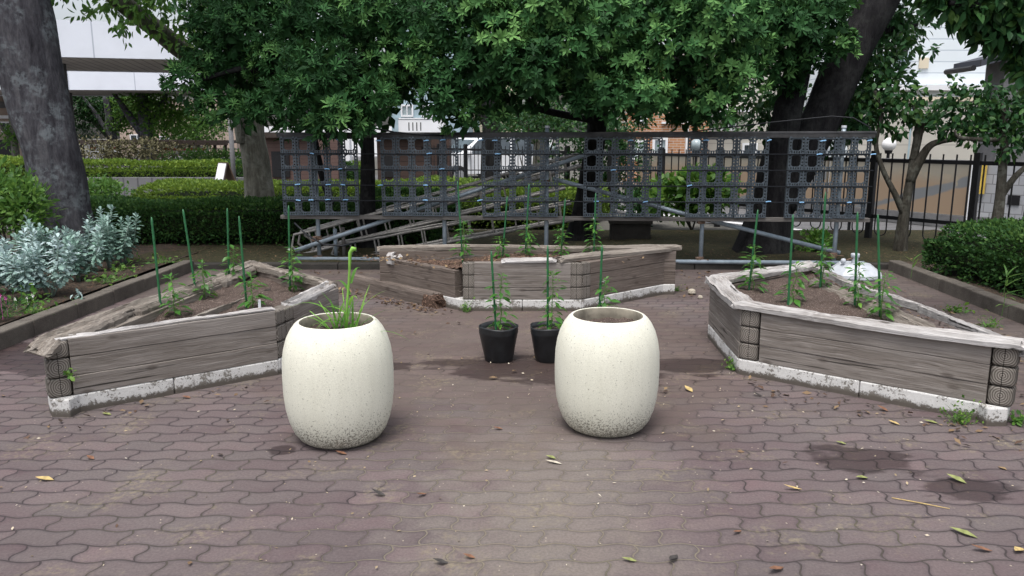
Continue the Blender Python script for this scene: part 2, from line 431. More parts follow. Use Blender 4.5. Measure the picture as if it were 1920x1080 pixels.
M['leaf_ever'] = leafmat('evergreen_leaf', (0.012, 0.042, 0.014), (0.038, 0.116, 0.036), (0.140, 0.290, 0.085), 0.6, 0.10, 0.12)
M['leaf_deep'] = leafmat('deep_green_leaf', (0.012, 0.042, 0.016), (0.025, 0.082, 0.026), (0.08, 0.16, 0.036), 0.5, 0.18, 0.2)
M['leaf_fresh'] = leafmat('fresh_green_leaf', (0.035, 0.10, 0.022), (0.085, 0.20, 0.040), (0.20, 0.34, 0.07), 0.5, 0.4)
M['leaf_hedge'] = leafmat('clipped_hedge_leaf', (0.014, 0.042, 0.014), (0.032, 0.088, 0.022), (0.09, 0.17, 0.036), 0.6, 0.2, 0.15)
M['leaf_hedge_sunlit'] = leafmat('sunlit_hedge_leaf', (0.05, 0.105, 0.016), (0.115, 0.20, 0.026), (0.26, 0.36, 0.05), 0.6, 0.3)  # sunlight put into the leaf colour of the brighter hedges
M['leaf_pepper'] = leafmat('pepper_leaf', (0.03, 0.11, 0.02), (0.065, 0.20, 0.03), (0.17, 0.36, 0.055), 0.4, 0.35)
M['leaf_silver'] = leafmat('silver_felted_leaf', (0.12, 0.225, 0.165), (0.25, 0.38, 0.325), (0.46, 0.57, 0.58), 0.8, 0.15, 0.1)
M['leaf_weed'] = leafmat('weed_leaf', (0.035, 0.11, 0.018), (0.08, 0.20, 0.03), (0.20, 0.34, 0.06), 0.5, 0.4)
M['leaf_grass'] = leafmat('grass_blade', (0.06, 0.18, 0.025), (0.12, 0.32, 0.04), (0.25, 0.48, 0.08), 0.5, 0.45)
M['hedge_core'] = simple('hedge_twigs', (0.014, 0.02, 0.010), 0.5, 40, 0.95, 0.05, 0.8, 30)
M['stalk'] = simple('bright_green_stalk', (0.20, 0.42, 0.07), 0.15, 20, 0.5)
M['stem'] = simple('green_stem', (0.10, 0.20, 0.05), 0.2, 20, 0.6)
M['stem_silver'] = simple('felted_stem', (0.22, 0.29, 0.25), 0.2, 20, 0.9)
M['white_petal'] = simple('white_petal', (0.8, 0.8, 0.78), 0.05, 20, 0.6)
M['pink_petal'] = simple('pink_petal', (0.55, 0.10, 0.38), 0.2, 20, 0.6)
M['stake'] = simple('green_plastic_stake', (0.022, 0.12, 0.045), 0.25, 30, 0.45, 0.4)
M['black_plastic'] = simple('black_plastic_pot', (0.016, 0.018, 0.020), 0.5, 14, 0.42, 0.5, 0.15, 50)
M['tray'] = simple('grey_black_plastic', (0.058, 0.074, 0.090), 0.3, 12, 0.55, 0.4)
M['clip'] = simple('blue_clip', (0.25, 0.48, 0.75), 0.2, 20, 0.5)
M['wire'] = simple('dark_wire', (0.012, 0.014, 0.018), 0.2, 20, 0.5)
def make_galv():
    m = Mat('galvanised_pipe', 0.5, 0.5)
    n = m.noise(m.tc.outputs['Object'], 9, 5, 0.65)
    c = m.ramp(n, [(0.3, (0.20, 0.25, 0.29)), (0.6, (0.31, 0.37, 0.42)), (0.8, (0.38, 0.44, 0.49))])
    r = m.ramp(m.noise(m.tc.outputs['Object'], 5, 6, 0.7), [(0.62, 0.0), (0.72, 0.6)])
    m.col(m.mix(r, c, (0.13, 0.085, 0.055))); m.b.inputs['Metallic'].default_value = 0.35
    return m.m
M['galv'] = make_galv()
M['alu'] = simple('weathered_aluminium', (0.27, 0.26, 0.245), 0.35, 18, 0.5, 0.5, 0, 60, 0.3)
M['rust'] = simple('rusty_clamp', (0.13, 0.085, 0.06), 0.5, 40, 0.75, 0.3)
M['top_rail'] = simple('painted_rail', (0.042, 0.042, 0.044), 0.4, 10, 0.6)
def make_concrete(name, lo, hi):
    m = Mat(name, 0.9, 0.15)
    o = m.tc.outputs['Object']
    n = m.noise(o, 3.5, 6, 0.7); f = m.noise(o, 120, 3, 0.6)
    c = m.mix(m.ramp(n, [(0.3, 0.0), (0.7, 1.0)]), lo, hi)
    c = m.mix(1.0, c, m.ramp(f, [(0.3, (0.75,) * 3), (0.7, (1.2,) * 3)]), 'MULTIPLY')
    m.col(c); m.bump(m.math('ADD', n, f), 0.4, 0.006); return m.m
M['kerb'] = make_concrete('kerb_concrete', (0.075, 0.066, 0.058), (0.155, 0.140, 0.120))
M['dark_concrete'] = make_concrete('dark_concrete', (0.030, 0.028, 0.026), (0.06, 0.056, 0.05))
M['wall_grey'] = make_concrete('grey_wall', (0.12, 0.12, 0.125), (0.19, 0.19, 0.195))
M['asphalt'] = make_concrete('asphalt', (0.10, 0.10, 0.105), (0.17, 0.17, 0.175))
M['ground'] = make_concrete('grey_brown_ground', (0.09, 0.088, 0.08), (0.14, 0.135, 0.12))
M['white_line'] = make_concrete('road_paint', (0.55, 0.55, 0.55), (0.75, 0.75, 0.75))
M['iron'] = simple('black_iron', (0.010, 0.010, 0.012), 0.3, 20, 0.45, 0.4)
M['white_plastic'] = simple('white_plastic', (0.46, 0.49, 0.53), 0.12, 9, 0.45, 0.4)
M['label_white'] = simple('label_plastic', (0.75, 0.78, 0.82), 0.05, 9, 0.5)
M['white_paint'] = simple('white_paint', (0.78, 0.79, 0.81), 0.06, 1.5, 0.6)
M['glass'] = simple('dark_glass', (0.05, 0.065, 0.075), 0.4, 2, 0.08, 0.6)
M['pale_glass'] = simple('pale_glass', (0.30, 0.36, 0.38), 0.3, 2, 0.1, 0.6)
M['car_white'] = simple('white_car_paint', (0.78, 0.80, 0.82), 0.04, 2, 0.2, 0.6)
M['tyre'] = simple('tyre', (0.015, 0.015, 0.016), 0.3, 20, 0.8)
M['rim'] = simple('alloy', (0.45, 0.46, 0.48), 0.2, 20, 0.3, 0.5, 0, 60, 0.6)
M['blue'] = simple('blue_panel', (0.03, 0.20, 0.60), 0.2, 4, 0.5)
M['cyan'] = simple('cyan_panel', (0.05, 0.42, 0.65), 0.2, 4, 0.5)
M['yellow'] = simple('yellow_panel', (0.60, 0.42, 0.08), 0.2, 6, 0.6)
M['red'] = simple('red_panel', (0.5, 0.06, 0.05), 0.2, 6, 0.6)
M['brown'] = simple('brown_painted_steel', (0.045, 0.033, 0.028), 0.3, 8, 0.6)
M['globe'] = simple('frosted_globe', (0.80, 0.80, 0.80), 0.03, 4, 0.35, 0.4)
M['bluegrey'] = simple('bluegrey_panel', (0.32, 0.42, 0.47), 0.15, 3, 0.6)
M['soffit'] = None
def make_lines(name, c, line, axis, pitch, width, var=0.12, bump=0.3):
    """sheet cladding: narrow seams every `pitch` metres along a local axis"""
    m = Mat(name, 0.7, 0.25)
    o = m.tc.outputs['Object']
    v = m.sep(o)[axis]
    k = m.math('LESS_THAN', m.math('MODULO', m.math('ADD', v, 1000 * pitch), pitch), width)
    n = m.noise(o, 1.3, 5, 0.6)
    cc = m.ramp(n, [(0.3, tuple(x * (1 - var) for x in c)), (0.7, tuple(min(1, x * (1 + var)) for x in c))])
    m.col(m.mix(k, cc, line)); m.bump(m.math('SUBTRACT', 1.0, k), bump, 0.01); return m.m
M['soffit'] = make_lines('brown_soffit_boards', (0.46, 0.41, 0.37), (0.25, 0.22, 0.20), 0, 0.30, 0.05)
M['fascia'] = make_lines('white_fascia_panel', (0.72, 0.75, 0.82), (0.45, 0.48, 0.55), 0, 3.0, 0.04, 0.04)
M['siding'] = make_lines('white_lap_siding', (0.74, 0.80, 0.84), (0.52, 0.58, 0.64), 2, 0.28, 0.03, 0.03)
M['beige_wall'] = make_lines('beige_tile_wall', (0.50, 0.48, 0.43), (0.34, 0.32, 0.29), 2, 0.42, 0.02, 0.06)
M['slatwall'] = make_lines('vertical_board_wall', (0.15, 0.15, 0.155), (0.09, 0.09, 0.095), 0, 0.35, 0.04, 0.15)
M['brown_wall'] = make_lines('brown_clad_wall', (0.062, 0.040, 0.033), (0.035, 0.023, 0.02), 2, 0.20, 0.02, 0.12)
M['pink_wall'] = make_lines('pink_brown_wall', (0.115, 0.073, 0.064), (0.08, 0.05, 0.045), 2, 0.10, 0.012, 0.12)
M['tan_wall'] = simple('tan_rendered_wall', (0.38, 0.30, 0.25), 0.12, 1.2, 0.85)
M['cream_wall'] = simple('cream_rendered_wall', (0.70, 0.62, 0.48), 0.08, 1.2, 0.85)
M['roof_dark'] = make_lines('dark_roof_sheet', (0.055, 0.06, 0.075), (0.03, 0.03, 0.035), 0, 0.30, 0.03)
def make_bricks(name, c1, c2, mort, bw, rh):
    m = Mat(name, 0.85, 0.2)
    x, y, z = m.sep(m.tc.outputs['Object'])
    bt = m.N.new('ShaderNodeTexBrick')
    m.L.new(m.comb(x, z, 0.0), bt.inputs['Vector'])
    bt.inputs['Scale'].default_value = 1.0; bt.inputs['Mortar Size'].default_value = 0.008
    bt.inputs['Brick Width'].default_value = bw; bt.inputs['Row Height'].default_value = rh
    m.put(bt.inputs['Color1'], c1); m.put(bt.inputs['Color2'], c2); m.put(bt.inputs['Mortar'], mort)
    m.col(bt.outputs['Color']); m.bump(m.math('SUBTRACT', 1.0, bt.outputs['Fac']), 0.3, 0.008); return m.m
M['brick'] = make_bricks('orange_brick', (0.36, 0.16, 0.08), (0.48, 0.25, 0.13), (0.5, 0.45, 0.4), 0.23, 0.075)
M['tiles'] = make_bricks('grey_block_tile', (0.30, 0.31, 0.33), (0.40, 0.41, 0.43), (0.20, 0.2, 0.21), 0.19, 0.15)
def make_mural():
    m = Mat('faded_painted_hoarding', 0.75, 0.2)
    x, y, z = m.sep(m.tc.outputs['Object'])
    n = m.noise(m.tc.outputs['Object'], 1.4, 3, 0.5)
    zz = m.math('ADD', z, m.math('MULTIPLY', m.math('SUBTRACT', n, 0.5), 0.5))
    c = m.mix(m.step(zz, 0.95, 0.65), (0.27, 0.25, 0.205), (0.29, 0.215, 0.15))
    b = m.math('ABSOLUTE', m.math('SUBTRACT', m.math('ADD', z, m.math('MULTIPLY', x, 0.30)), 0.78))
    b = m.math('ADD', b, m.math('MULTIPLY', m.math('SUBTRACT', n, 0.5), 0.3))
    c = m.mix(m.step(b, 0.10, 0.06), c, (0.17, 0.18, 0.19))
    c = m.mix(m.step(m.noise(m.tc.outputs['Object'], 3.1, 2), 0.62, 0.66), c, (0.30, 0.26, 0.20))
    k = m.math('LESS_THAN', m.math('MODULO', m.math('ADD', x, 900.0), 0.9), 0.02)
    m.col(m.mix(k, c, (0.16, 0.14, 0.11))); return m.m
M['mural'] = make_mural()
M['dead_brown'] = simple('dead_leaf_brown', (0.17, 0.085, 0.05), 0.35, 40, 0.7)
M['dead_tan'] = simple('dead_leaf_tan', (0.42, 0.31, 0.13), 0.3, 40, 0.7)
M['dead_green'] = simple('fallen_leaf_green', (0.20, 0.22, 0.08), 0.3, 40, 0.6)
M['dead_dark'] = simple('fallen_leaf_dark', (0.05, 0.045, 0.042), 0.3, 40, 0.7)
M['stone'] = simple('pale_stone', (0.42, 0.38, 0.31), 0.3, 30, 0.85, 0.2, 0.4)

# ------------------------------------------------------------------ foliage helpers
def unit(a): return a / np.maximum(np.linalg.norm(a, axis=1, keepdims=True), 1e-9)
T_QUAD = (np.array([[0, 0, 0], [0.30, 0.5, 0.06], [0, 1, -0.05], [-0.30, 0.5, 0.06]]), np.array([[0, 1, 2, 3]]))
def t_leaf(wd, wide=0.5, fold=0.08, droop=0.10):
    V = np.array([[0, 0, 0], [wd * .5, wide, fold - droop * wide ** 2], [0, 1, -droop], [-wd * .5, wide, fold - droop * wide ** 2], [0, wide, -droop * wide ** 2]])
    return V, np.array([[0, 1, 2, 4], [0, 4, 2, 3]])
def t_smooth(wd, fold=0.10, droop=0.25, wide=0.42):
    ts = [0.0, 0.18, 0.42, 0.70, 0.90, 1.0]
    V = []; F = []
    for i, t in enumerate(ts):
        s_ = (t / wide) ** 0.7 if t < wide else max(0.0, (1 - ((t - wide) / (1 - wide)) ** 1.6))
        hw = wd * .5 * max(s_, 0.03)
        for k in (-1, 0, 1): V.append([hw * k, t, -droop * t * t + fold * abs(k) * s_ * wd])
    for i in range(len(ts) - 1):
        for k in (0, 1): a = i * 3 + k; F.append([a, a + 1, a + 4, a + 3])
    return np.array(V), np.array(F)
def t_rosette(n=9, wd=0.34, seed=1, spread=(35, 80)):
    rg = np.random.RandomState(seed)
    lv, lf = t_leaf(wd, 0.62, 0.05, 0.16); V = []; F = []
    for i in range(n):
        a = 2.399963 * i + rg.uniform(-.2, .2); el = R(spread[0] + (spread[1] - spread[0]) * (i + .5) / n)
        l = rg.uniform(.8, 1.1)
        d = np.array([math.cos(a) * math.sin(el), math.cos(el), math.sin(a) * math.sin(el)])
        up = np.array([-math.cos(a) * math.cos(el), math.sin(el), -math.sin(a) * math.cos(el)])
        x = np.cross(d, up)
        F.append(lf + len(V) * 5)
        V.append((lv[:, :1] * x + lv[:, 1:2] * d + lv[:, 2:] * up) * l)
    return np.concatenate(V), np.concatenate(F)
def scatter(tm, P, D, S, Z=None, rg=None, rnd=None):
    rg = rg or np.random.RandomState(0)
    V, F = tm; N = len(P)
    D = unit(np.asarray(D, float))
    if Z is None: Z = rg.normal(size=(N, 3))
    X = unit(np.cross(D, np.asarray(Z, float) + rg.normal(size=(N, 3)) * 1e-3)); Zn = np.cross(X, D)
    S = np.asarray(S, float).reshape(N, 1, 1)
    W = P[:, None, :] + S * (V[None, :, 0:1] * X[:, None] + V[None, :, 1:2] * D[:, None] + V[None, :, 2:3] * Zn[:, None])
    FF = F[None] + (np.arange(N) * len(V))[:, None, None]
    if rnd is None: rnd = rg.uniform(size=N)
    return W.reshape(-1, 3), FF.reshape(-1, 4), np.repeat(rnd, len(V))
def leaves(name, sets, mat, parent=None, core=None, core_mat=None, origin=None, smooth=False):
    V = []; F = []; A = []; n = 0
    for v, f, a in sets:
        V.append(v); F.append(f + n); A.append(a); n += len(v)
    nl = sum(len(f) for f in F)
    if core is not None:
        cv = np.array(core.v, float); cf = np.array([list(f) if len(f) == 4 else list(f) + [f[-1]] for f in core.f])
        V.append(cv); F.append(cf + n); A.append(np.zeros(len(cv)))
    V = np.concatenate(V); F = np.concatenate(F); A = np.concatenate(A)
    L = Vector(origin) if origin is not None else (parent.location if parent is not None else Vector())
    V = V - np.array(L)
    me = bpy.data.meshes.new(name)
    me.vertices.add(len(V)); me.vertices.foreach_set('co', V.ravel().astype(np.float32))
    me.loops.add(F.size); me.loops.foreach_set('vertex_index', F.ravel().astype(np.int32))
    me.polygons.add(len(F)); me.polygons.foreach_set('loop_start', np.arange(0, F.size, 4, dtype=np.int32))
    try: me.polygons.foreach_set('loop_total', np.full(len(F), 4, dtype=np.int32))
    except Exception: pass
    me.materials.append(mat)
    if core is not None:
        me.materials.append(core_mat)
        mi = np.zeros(len(F), dtype=np.int32); mi[nl:] = 1; me.polygons.foreach_set('material_index', mi)
    if smooth: me.polygons.foreach_set('use_smooth', np.ones(len(F), dtype=bool))
    me.update(calc_edges=True); me.validate()
    at_ = me.attributes.new('rnd', 'FLOAT', 'POINT')
    if len(at_.data) == len(A): at_.data.foreach_set('value', A.astype(np.float32))
    o = bpy.data.objects.new(name, me); COL.objects.link(o)
    if parent is not None: o.parent = parent
    elif origin is not None: o.location = L
    return o
def wobble(P, k=3.0, seed=0.0):
    x, y, z = P[:, 0] * k + seed, P[:, 1] * k + seed * 2, P[:, 2] * k + seed * 3
    return (np.sin(x + 1.3 * np.sin(y)) + np.sin(y * 1.7 + z) + np.sin(z * 1.3 + x * 0.7)) / 3
def clump_pts(rg, c, r, dens, shell=(0.72, 1.06), up=0.35, face=None, bump=0.18):
    """points and outward directions on a lumpy ellipsoid shell"""
    r = np.array(r if hasattr(r, '__len__') else (r, r, r * .8), float)
    n = max(6, int(dens * 4 * math.pi * (r[0] * r[1] * r[2]) ** (2 / 3)))
    d = unit(rg.normal(size=(n, 3)))
    if face is not None:                       # more shoots on the sunny outer side than underneath
        keep = (d @ unit(np.array([face]))[0]) > rg.uniform(-1.0, 0.3, size=n); d = d[keep]
    q = rg.uniform(shell[0], shell[1], size=(len(d), 1)) * (1 + bump * wobble(d * 1.0, 4.0, rg.uniform(0, 9))[:, None])
    P = np.array(c) + d * r * q
    return P, unit(d + np.array([0, 0, up]) + rg.normal(size=d.shape) * 0.25)
ROS = [t_rosette(9, .36, 3), t_rosette(10, .32, 5, (25, 85)), t_rosette(8, .40, 8, (40, 95))]
ROS_L = [t_rosette(10, .25, 13, (20, 75)), t_rosette(11, .23, 15, (25, 85)), t_rosette(9, .28, 18, (30, 90))]
def evergreen_crown(name, clumps, fills, mat, parent, size, dens, seed, ros=ROS):
    rg = np.random.RandomState(seed); sets = []
    for c, r in clumps:
        c = (c[0], c[1] + rg.uniform(-.25, .30), c[2]); r *= .85
        P, D = clump_pts(rg, c, r, dens * 1.1, face=(0, -0.55, 0.85), bump=.3)
        tint = rg.uniform(-.24, .36)
        k = rg.randint(0, len(ros), size=len(P))
        for j, tm in enumerate(ros):
            m_ = k == j
            if m_.any():
                rnd = np.clip(rg.beta(2, 3, size=m_.sum()) + tint, 0, 1)
                sets.append(scatter(tm, P[m_], D[m_], size * rg.uniform(.75, 1.2, size=m_.sum()), rg=rg, rnd=rnd))
        # leaves inside the clump, shade put into their dark tint
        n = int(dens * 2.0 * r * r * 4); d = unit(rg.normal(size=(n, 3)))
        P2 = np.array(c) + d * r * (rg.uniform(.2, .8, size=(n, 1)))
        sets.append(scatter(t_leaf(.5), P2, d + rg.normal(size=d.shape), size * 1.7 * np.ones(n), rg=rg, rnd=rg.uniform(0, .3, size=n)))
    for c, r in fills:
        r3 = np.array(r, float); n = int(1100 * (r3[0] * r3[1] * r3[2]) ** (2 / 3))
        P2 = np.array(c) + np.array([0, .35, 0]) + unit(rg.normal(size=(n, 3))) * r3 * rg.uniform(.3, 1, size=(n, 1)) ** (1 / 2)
        sets.append(scatter(t_leaf(.6), P2, rg.normal(size=(n, 3)), size * 2.2 * rg.uniform(.7, 1.2, size=n), rg=rg, rnd=rg.uniform(0, .25, size=n)))  # backing leaves tinted dark, the crown's deep shade put into their colour
    return leaves(name, sets, mat, parent)
def leafy(name, clumps, mat, parent, size, dens, seed, tm=None, up=0.0, shell=(.25, 1.05), droop=False, face=None, origin=None):
    """loose crown of single leaves spread through the clumps' volume"""
    rg = np.random.RandomState(seed); sets = []; tm = tm or t_leaf(.5)
    for c, r in clumps:
        P, D = clump_pts(rg, c, r, dens, shell, up, face)
        D = D + rg.normal(size=D.shape) * .6
        if droop: D[:, 2] -= 0.7
        sets.append(scatter(tm, P, D, size * rg.uniform(.65, 1.2, size=len(P)), Z=rg.normal(size=P.shape) + np.array([0, 0, 1.2]), rg=rg,
                            rnd=np.clip(rg.beta(2, 2.5, size=len(P)) + rg.uniform(-.15, .15), 0, 1)))
    return leaves(name, sets, mat, parent, origin=origin)
def hedge(label, c, size, rz, mat, leaf, dens, seed, cat='hedge', group=None, rounded=0.12, top_light=0.0, wob=0.05, name='hedge'):
    rg = np.random.RandomState(seed); sx, sy, sz = size
    areas = np.array([sx * sy, sx * sz, sx * sz, sy * sz, sy * sz]); n = int(dens * areas.sum())
    side = rg.choice(5, size=n, p=areas / areas.sum()); u = rg.uniform(-.5, .5, size=(n, 2))
    P = np.zeros((n, 3)); N = np.zeros((n, 3))
    for s_, (ax, val, i, j) in enumerate(((2, sz, 0, 1), (1, -sy / 2, 0, 2), (1, sy / 2, 0, 2), (0, -sx / 2, 1, 2), (0, sx / 2, 1, 2))):
        m_ = side == s_; P[m_, ax] = val
        dims = (sx, sy, sz)
        P[m_, i] = u[m_, 0] * dims[i]; P[m_, j] = u[m_, 1] * dims[j] + (sz / 2 if j == 2 else 0)
        N[m_, ax] = 1 if (ax == 2 or val > 0) else -1
    # round the edges
    for _ in range(1):
        q = np.abs(P[:, :2]) / np.array([sx / 2, sy / 2]); ex = np.clip((q - (1 - 2 * rounded / np.array([sx, sy]))) / (2 * rounded / np.array([sx, sy])), 0, 1)
        ez = np.clip((P[:, 2] - (sz - rounded)) / rounded, 0, 1)
        e = np.clip(np.maximum(ex[:, 0], ex[:, 1]), 0, 1)
        P[:, 2] -= (1 - np.sqrt(np.maximum(0, 1 - e ** 2))) * rounded * (ez > 0.0) * ez
        P[:, :2] *= 1 - (ez * .35 * rounded)[:, None] / np.array([sx, sy]) * 2
    P += N * (wobble(P, 2.2, seed) * wob + wobble(P, 7, seed + 3) * wob * .6 + rg.normal(size=n) * .012 - rg.uniform(0, .05, size=n) ** 1.0)[:, None]
    low = P[:, 2] < 0.10
    P = P[~low | (rg.uniform(size=n) < .35)]
    c_, s_ = math.cos(rz), math.sin(rz)
    cen = np.array([0, 0, sz * .45]); D = unit((P - cen) / np.array([sx, sy, sz * 1.1])) + rg.normal(size=P.shape) * .7
    D[:, 2] += 0.35
    Rm = np.array([[c_, -s_, 0], [s_, c_, 0], [0, 0, 1]])
    W = P @ Rm.T + np.array(c)
    rnd = np.clip(rg.beta(2, 3.2, size=len(P)) + top_light * (P[:, 2] > sz * .86) * rg.uniform(.3, 1, size=len(P)), 0, 1)  # top leaves tinted paler, light from above put into the colour
    st = scatter(T_QUAD, W, D @ Rm.T, leaf * rg.uniform(.7, 1.3, size=len(P)), rg=rg, rnd=rnd)
    core = MB(); k = 0.075
    Mz = Matrix.Rotation(rz, 3, 'Z')
    k2_ = k + rounded * .6; core.box(Vector(c) + Vector((0, 0, (sz - k2_) / 2 + .06)), (sx - 2 * k2_, sy - 2 * k2_, sz - k2_ - .12), Mz); core.box(Vector(c) + Vector((0, 0, (sz - k - rounded) / 2 + .06)), (sx - 2 * k, sy - 2 * k, sz - k - rounded - .12), Mz)
    for i in range(max(2, int(sx / .55))):
        px = -sx / 2 + .2 + i * (sx - .4) / max(1, int(sx / .55) - 1)
        for py in (-sy * .22, sy * .2):
            b = Mz @ Vector((px + rg.uniform(-.08, .08), py, 0)) + Vector(c)
            core.box(b + Vector((0, 0, .09)), (.03, .03, .20), Mz)
    o = leaves(name, [st], mat, None, core, M['hedge_core'], origin=tuple(c))
    return tag(o, label, cat, group)

# ------------------------------------------------------------------ the ground
def sheet(name, poly, z, mat, kind='structure'):
    b = MB(); b.add([(x, y, z) for x, y in poly], [tuple(range(len(poly)))])
    return tag(b.build(name, mat), kind=kind)
def rect(x0, y0, x1, y1): return [(x0, y0), (x1, y0), (x1, y1), (x0, y1)]
sheet('ground', rect(-250, -60, 250, 450), -0.012, M['ground'])
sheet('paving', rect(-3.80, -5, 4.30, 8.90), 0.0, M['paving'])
def bumpy(name, x0, y0, x1, y1, z, amp, mat, seed, cell=0.12, skirt=True):
    nx, ny = int((x1 - x0) / cell), int((y1 - y0) / cell); b = MB(); rg = random.Random(seed)
    vs = []
    for j in range(ny + 1):
        for i in range(nx + 1):
            x, y = x0 + (x1 - x0) * i / nx, y0 + (y1 - y0) * j / ny
            e = 0 if i in (0, nx) or j in (0, ny) else 1
            vs.append((x, y, z + e * amp * (math.sin(x * 2.3 + seed) * math.sin(y * 1.9 + seed * 2) + rg.uniform(-.5, .5))))
    fs = [(j * (nx + 1) + i, j * (nx + 1) + i + 1, (j + 1) * (nx + 1) + i + 1, (j + 1) * (nx + 1) + i) for j in range(ny) for i in range(nx)]
    b.add(vs, fs)
    return tag(b.build(name, mat, smooth=True), kind='structure')
bumpy('flower_bed', -9.0, -5, -3.93, 12.0, 0.075, 0.03, M['earth'], 1)
bumpy('planting_bed', 4.43, -5, 7.2, 9.05, 0.07, 0.025, M['earth'], 2)
bumpy('tree_bed', -4.6, 9.02, 6.6, 12.2, 0.068, 0.02, M['moss'], 3)
# kerbs: separate blocks laid in a line
def kerb_line(a, b_, wd, h, n):
    m_ = MB(); a = Vector((*a, 0)); b_ = Vector((*b_, 0)); d = (b_ - a); rz = math.atan2(d.y, d.x); Mz = Matrix.Rotation(rz, 3, 'Z'); l = d.length / n
    rg = random.Random(n)
    for i in range(n):
        m_.box(a + d * ((i + .5) / n) + Vector((0, 0, h / 2 - .02 + rg.uniform(-.004, .004))), (l - .006, wd + rg.uniform(-.004, .004), h + .04), Mz)
    return tag(m_.build('kerb', M['kerb'], bevel=.012), kind='structure')
kerb_line((-3.86, -4.9), (-3.66, 8.84), .13, .125, 23)
kerb_line((3.66, -4.9), (4.33, 8.84), .13, .125, 23)
k2 = kerb_line((-3.74, 8.96), (4.42, 8.96), .12, .07, 14)
k2.data.materials[0] = M['dark_concrete']
sheet('path', rect(-14, 12.05, -1.0, 14.6), 0.004, M['asphalt'])
sheet('far_path', rect(-40, 15.5, -9.5, 60), 0.006, M['asphalt'])
# street behind the iron fence; runs beside it
FA, FB = Vector((6.55, 8.85, 0)), Vector((-1.6, 20.75, 0))
fd = (FB - FA).normalized(); fn = Vector((fd.y, -fd.x, 0))
if fn.y < 0: fn = -fn
def along(s, off, z=0): p = FA + fd * s + fn * off; return Vector((p.x, p.y, z))
def strip(o0, o1, s0=-8, s1=60): return [tuple(along(s, o)[:2]) for s, o in ((s0, o0), (s1, o0), (s1, o1), (s0, o1))]
sheet('road', strip(.25, 2.9), 0.002, M['asphalt'])
sheet('road_marking', strip(.50, .72), 0.007, M['white_line'])

# ------------------------------------------------------------------ raised beds
def soil_patch(poly, z, seed, root, mat, amp=.022, cell=.035, dip=None):
    P2 = [Vector(p) for p in poly]; n = len(P2)
    def inside(x, y):
        dmin = 9
        for i in range(n):
            a, b = P2[i], P2[(i + 1) % n]; e = (b - a).normalized()
            dmin = min(dmin, e.x * (y - a.y) - e.y * (x - a.x))
        return dmin
    x0, x1 = min(p.x for p in P2), max(p.x for p in P2); y0, y1 = min(p.y for p in P2), max(p.y for p in P2)
    nx, ny = int((x1 - x0) / cell) + 1, int((y1 - y0) / cell) + 1; rg = random.Random(seed); idx = {}; b = MB(); vs = []; fs = []
    def vert(i, j):
        if (i, j) not in idx:
            x, y = x0 + i * cell, y0 + j * cell
            h = z + amp * (math.sin(x * 6 + seed) * math.sin(y * 7 + seed) * .8 + rg.uniform(-.45, .45))
            if dip: h += dip(x, y)
            idx[(i, j)] = len(vs); vs.append((x + rg.uniform(-.2, .2) * cell, y + rg.uniform(-.2, .2) * cell, h))
        return idx[(i, j)]
    for j in range(ny):
        for i in range(nx):
            if inside(x0 + (i + .5) * cell, y0 + (j + .5) * cell) > .035:
                fs.append((vert(i, j), vert(i + 1, j), vert(i + 1, j + 1), vert(i, j + 1)))
    b.add(vs, fs); return b.build('soil', mat, root, smooth=True, world=True)
def edge_frame(a, b): d = Vector(b) - Vector(a); return d.length, math.atan2(d.y, d.x)
def plank_wall(root, a, b, zs, mat, c0=.11, c1=.11, th=.095, seed=0, name='plank_wall'):
    """horizontal planks from outer corner a to outer corner b (interior on the left hand side)"""
    L, rz = edge_frame(a, b); rg = random.Random(seed); m_ = MB()
    for z0, z1 in zs:
        n = max(3, int((L - c0 - c1) / .14)); x0 = c0 + .002; x1 = L - c1 - .002
        off = rg.uniform(-.004, .004); vs = []; fs = []
        for i in range(n + 1):
            x = x0 + (x1 - x0) * i / n
            j = lambda s: rg.uniform(-s, s)
            vs += [(x, off + j(.0018), z0 + .001 + j(.0012)), (x, th, z0 + .001), (x, th, z1 - .001 + j(.001)), (x, off + j(.0018), z1 - .001 + j(.0015))]
        for i in range(n):
            o = i * 4
            for k in range(4): fs.append((o + k, o + 4 + k, o + 4 + (k + 1) % 4, o + (k + 1) % 4))
        fs.append((0, 1, 2, 3)); fs.append((n * 4 + 3, n * 4 + 2, n * 4 + 1, n * 4))
        m_.add(vs, fs)
    o = m_.build(name, mat, root, bevel=.0035)
    o.location = (a[0] - root.location.x, a[1] - root.location.y, -root.location.z); o.rotation_euler = (0, 0, rz)
    return o
def corner_post(root, p, rz, zs, wd=.108, dx=0.055, round_=.012, seed=0):
    rg = random.Random(seed); m_ = MB()
    for z0, z1 in zs:
        m_.box((rg.uniform(-.004, .004), wd / 2 - .002, (z0 + z1) / 2), (wd, wd, z1 - z0 - .004))
    d = Vector((math.cos(rz), math.sin(rz), 0)) * dx
    o = m_.build('corner_post', M['rings'], root, bevel=round_, seg=3)
    o.location = (p[0] + d.x - root.location.x, p[1] + d.y - root.location.y, -root.location.z); o.rotation_euler = (0, 0, rz)
    return o
